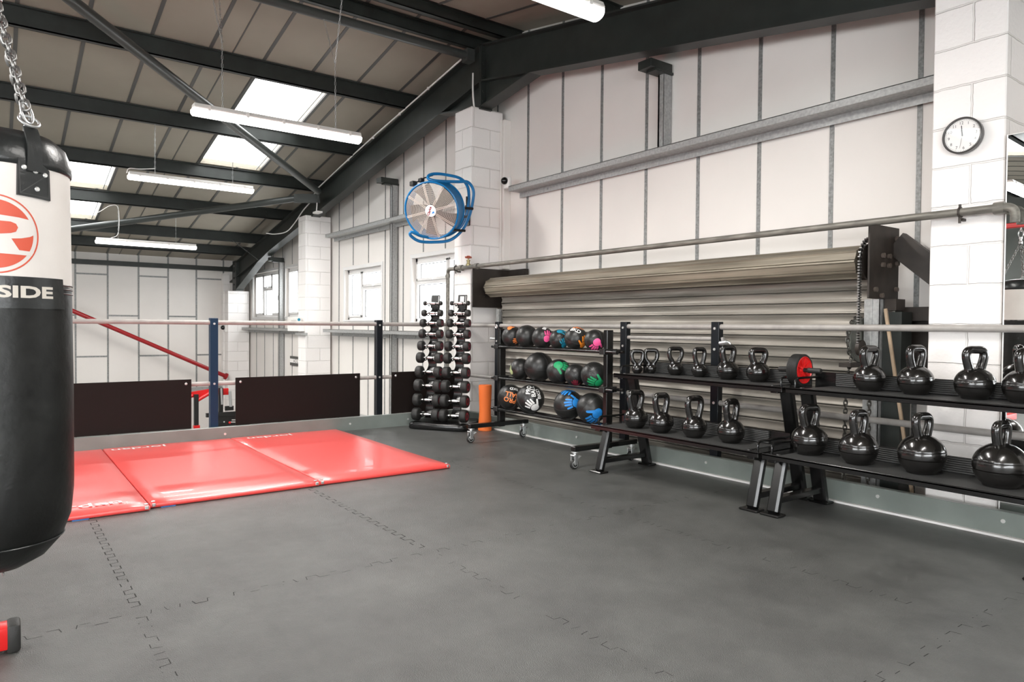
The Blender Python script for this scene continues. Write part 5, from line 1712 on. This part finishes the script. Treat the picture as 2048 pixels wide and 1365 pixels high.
# ============================================================== LOWER HALL
m = MB(); m.tube([(-16.9, 4.29, -0.11), (-16.9, -0.9, 2.40)], 0.045, 14); m.cyl((-16.9, 4.285, -0.108), (-16.9, 4.335, -0.133), 0.075, 14)
tag(m.build('sloping_tube', M['darkred'], org=(-16.9, 4.29, -0.11)), 'long sloping dark red tube in front of the far wall', 'tube')
m = MB(); m.span((XF + 0.005, YB, -0.50), (XF + 0.10, YG, -0.39)); struct('wall_girt', m, M['galv'], 'pale horizontal rail low on the far wall, seen between the panels', 'steel rail', ang=0)
m = MB(); m.span((XF + 0.1, YG - 0.12, -0.50), (-7.3, YG - 0.005, -0.39)); struct('wall_girt', m, M['galv'], 'pale horizontal rail low on the end wall below the far windows', 'steel rail', ang=0)
X0 = -14.5
cm = thing('cable_machine', 'black and red gym machine in the lower hall behind the navy post', 'gym machine', (X0, 3.6, ZL))
m = MB(); m.span((X0 - 0.035, 3.11, ZL), (X0 + 0.035, 3.19, -0.28), 0.004); m.build('upright', M['blackm'], cm)
m = MB(); m.span((X0 - 0.05, 3.10, -0.98), (X0 + 0.05, 3.21, -0.88), 0.006); m.build('collar', M['red'], cm)
m = MB(); m.tube([(X0, 3.17, -0.40), (X0, 3.52, -0.20)], 0.035, 12); m.prism([(3.0, -0.24), (3.5, -0.18), (3.25, -0.36), (3.0, -0.33)], lambda y, z: V((X0 - 0.06, y, z)), lambda y, z: V((X0 - 0.04, y, z))); m.tube([(X0 - 0.05, 2.9, -0.42), (X0 - 0.05, 3.1, -0.30)], 0.03, 10); m.build('red_arm', M['red'], cm)
m = MB(); m.span((X0 - 0.04, 3.33, -0.74), (X0 + 0.04, 4.25, -0.66), 0.004); m.span((X0 - 0.02, 3.40, ZL), (X0 + 0.02, 4.15, -0.74), 0.004); m.span((X0 - 0.1, 3.58, -0.70), (X0 - 0.04, 3.66, -0.18)); m.span((X0 - 0.1, 3.70, -0.64), (X0 - 0.04, 3.86, -0.55), 0.004); m.build('frame', M['blackm'], cm)
m = MB(); m.cyl((X0 + 0.05, 3.615, -0.5), (X0 + 0.05, 3.60, -0.18), 0.018, 10); m.cyl((X0 - 0.02, 3.80, -0.56), (X0 - 0.02, 3.78, -0.25), 0.030, 10); m.build('guide_rod', M['zinc'], cm)
m = MB(); m.span((X0 - 0.16, 3.50, -0.33), (X0 - 0.11, 3.78, -0.20), 0.004); m.sphere((X0 + 0.05, 3.90, -0.80), 0.03, 12, 8); m.sphere((X0 + 0.05, 3.76, -0.87), 0.025, 12, 8); m.build('red_fitting', M['red'], cm)
m = MB()
for yy, zz in ((3.44, -0.86), (3.44, -0.95), (3.66, -0.85)):
    m.cyl((X0 + 0.02, yy, zz), (X0 + 0.03, yy, zz), 0.014, 10)
m.tube([(X0 + 0.05, 3.75, -0.86), (X0 + 0.05, 4.1, -0.88)], 0.012, 8); m.tube([(X0 + 0.05, 3.8, -0.82), (X0 + 0.05, 4.1, -0.84)], 0.012, 8); m.build('bolt', M['bolt'], cm)

# ==================================================================== WORLD
w = bpy.data.worlds.new('daylight')
scn.world = w
w.use_nodes = True
bg = w.node_tree.nodes['Background']
bg.inputs['Color'].default_value = (0.97, 0.985, 1.0, 1)
bg.inputs['Strength'].default_value = 8.0
scn.cycles.use_denoising = True
scn.cycles.max_bounces = 10
scn.cycles.diffuse_bounces = 5
scn.cycles.transparent_max_bounces = 12
scn.cycles.sample_clamp_indirect = 6.0
bpy.context.view_layer.update()
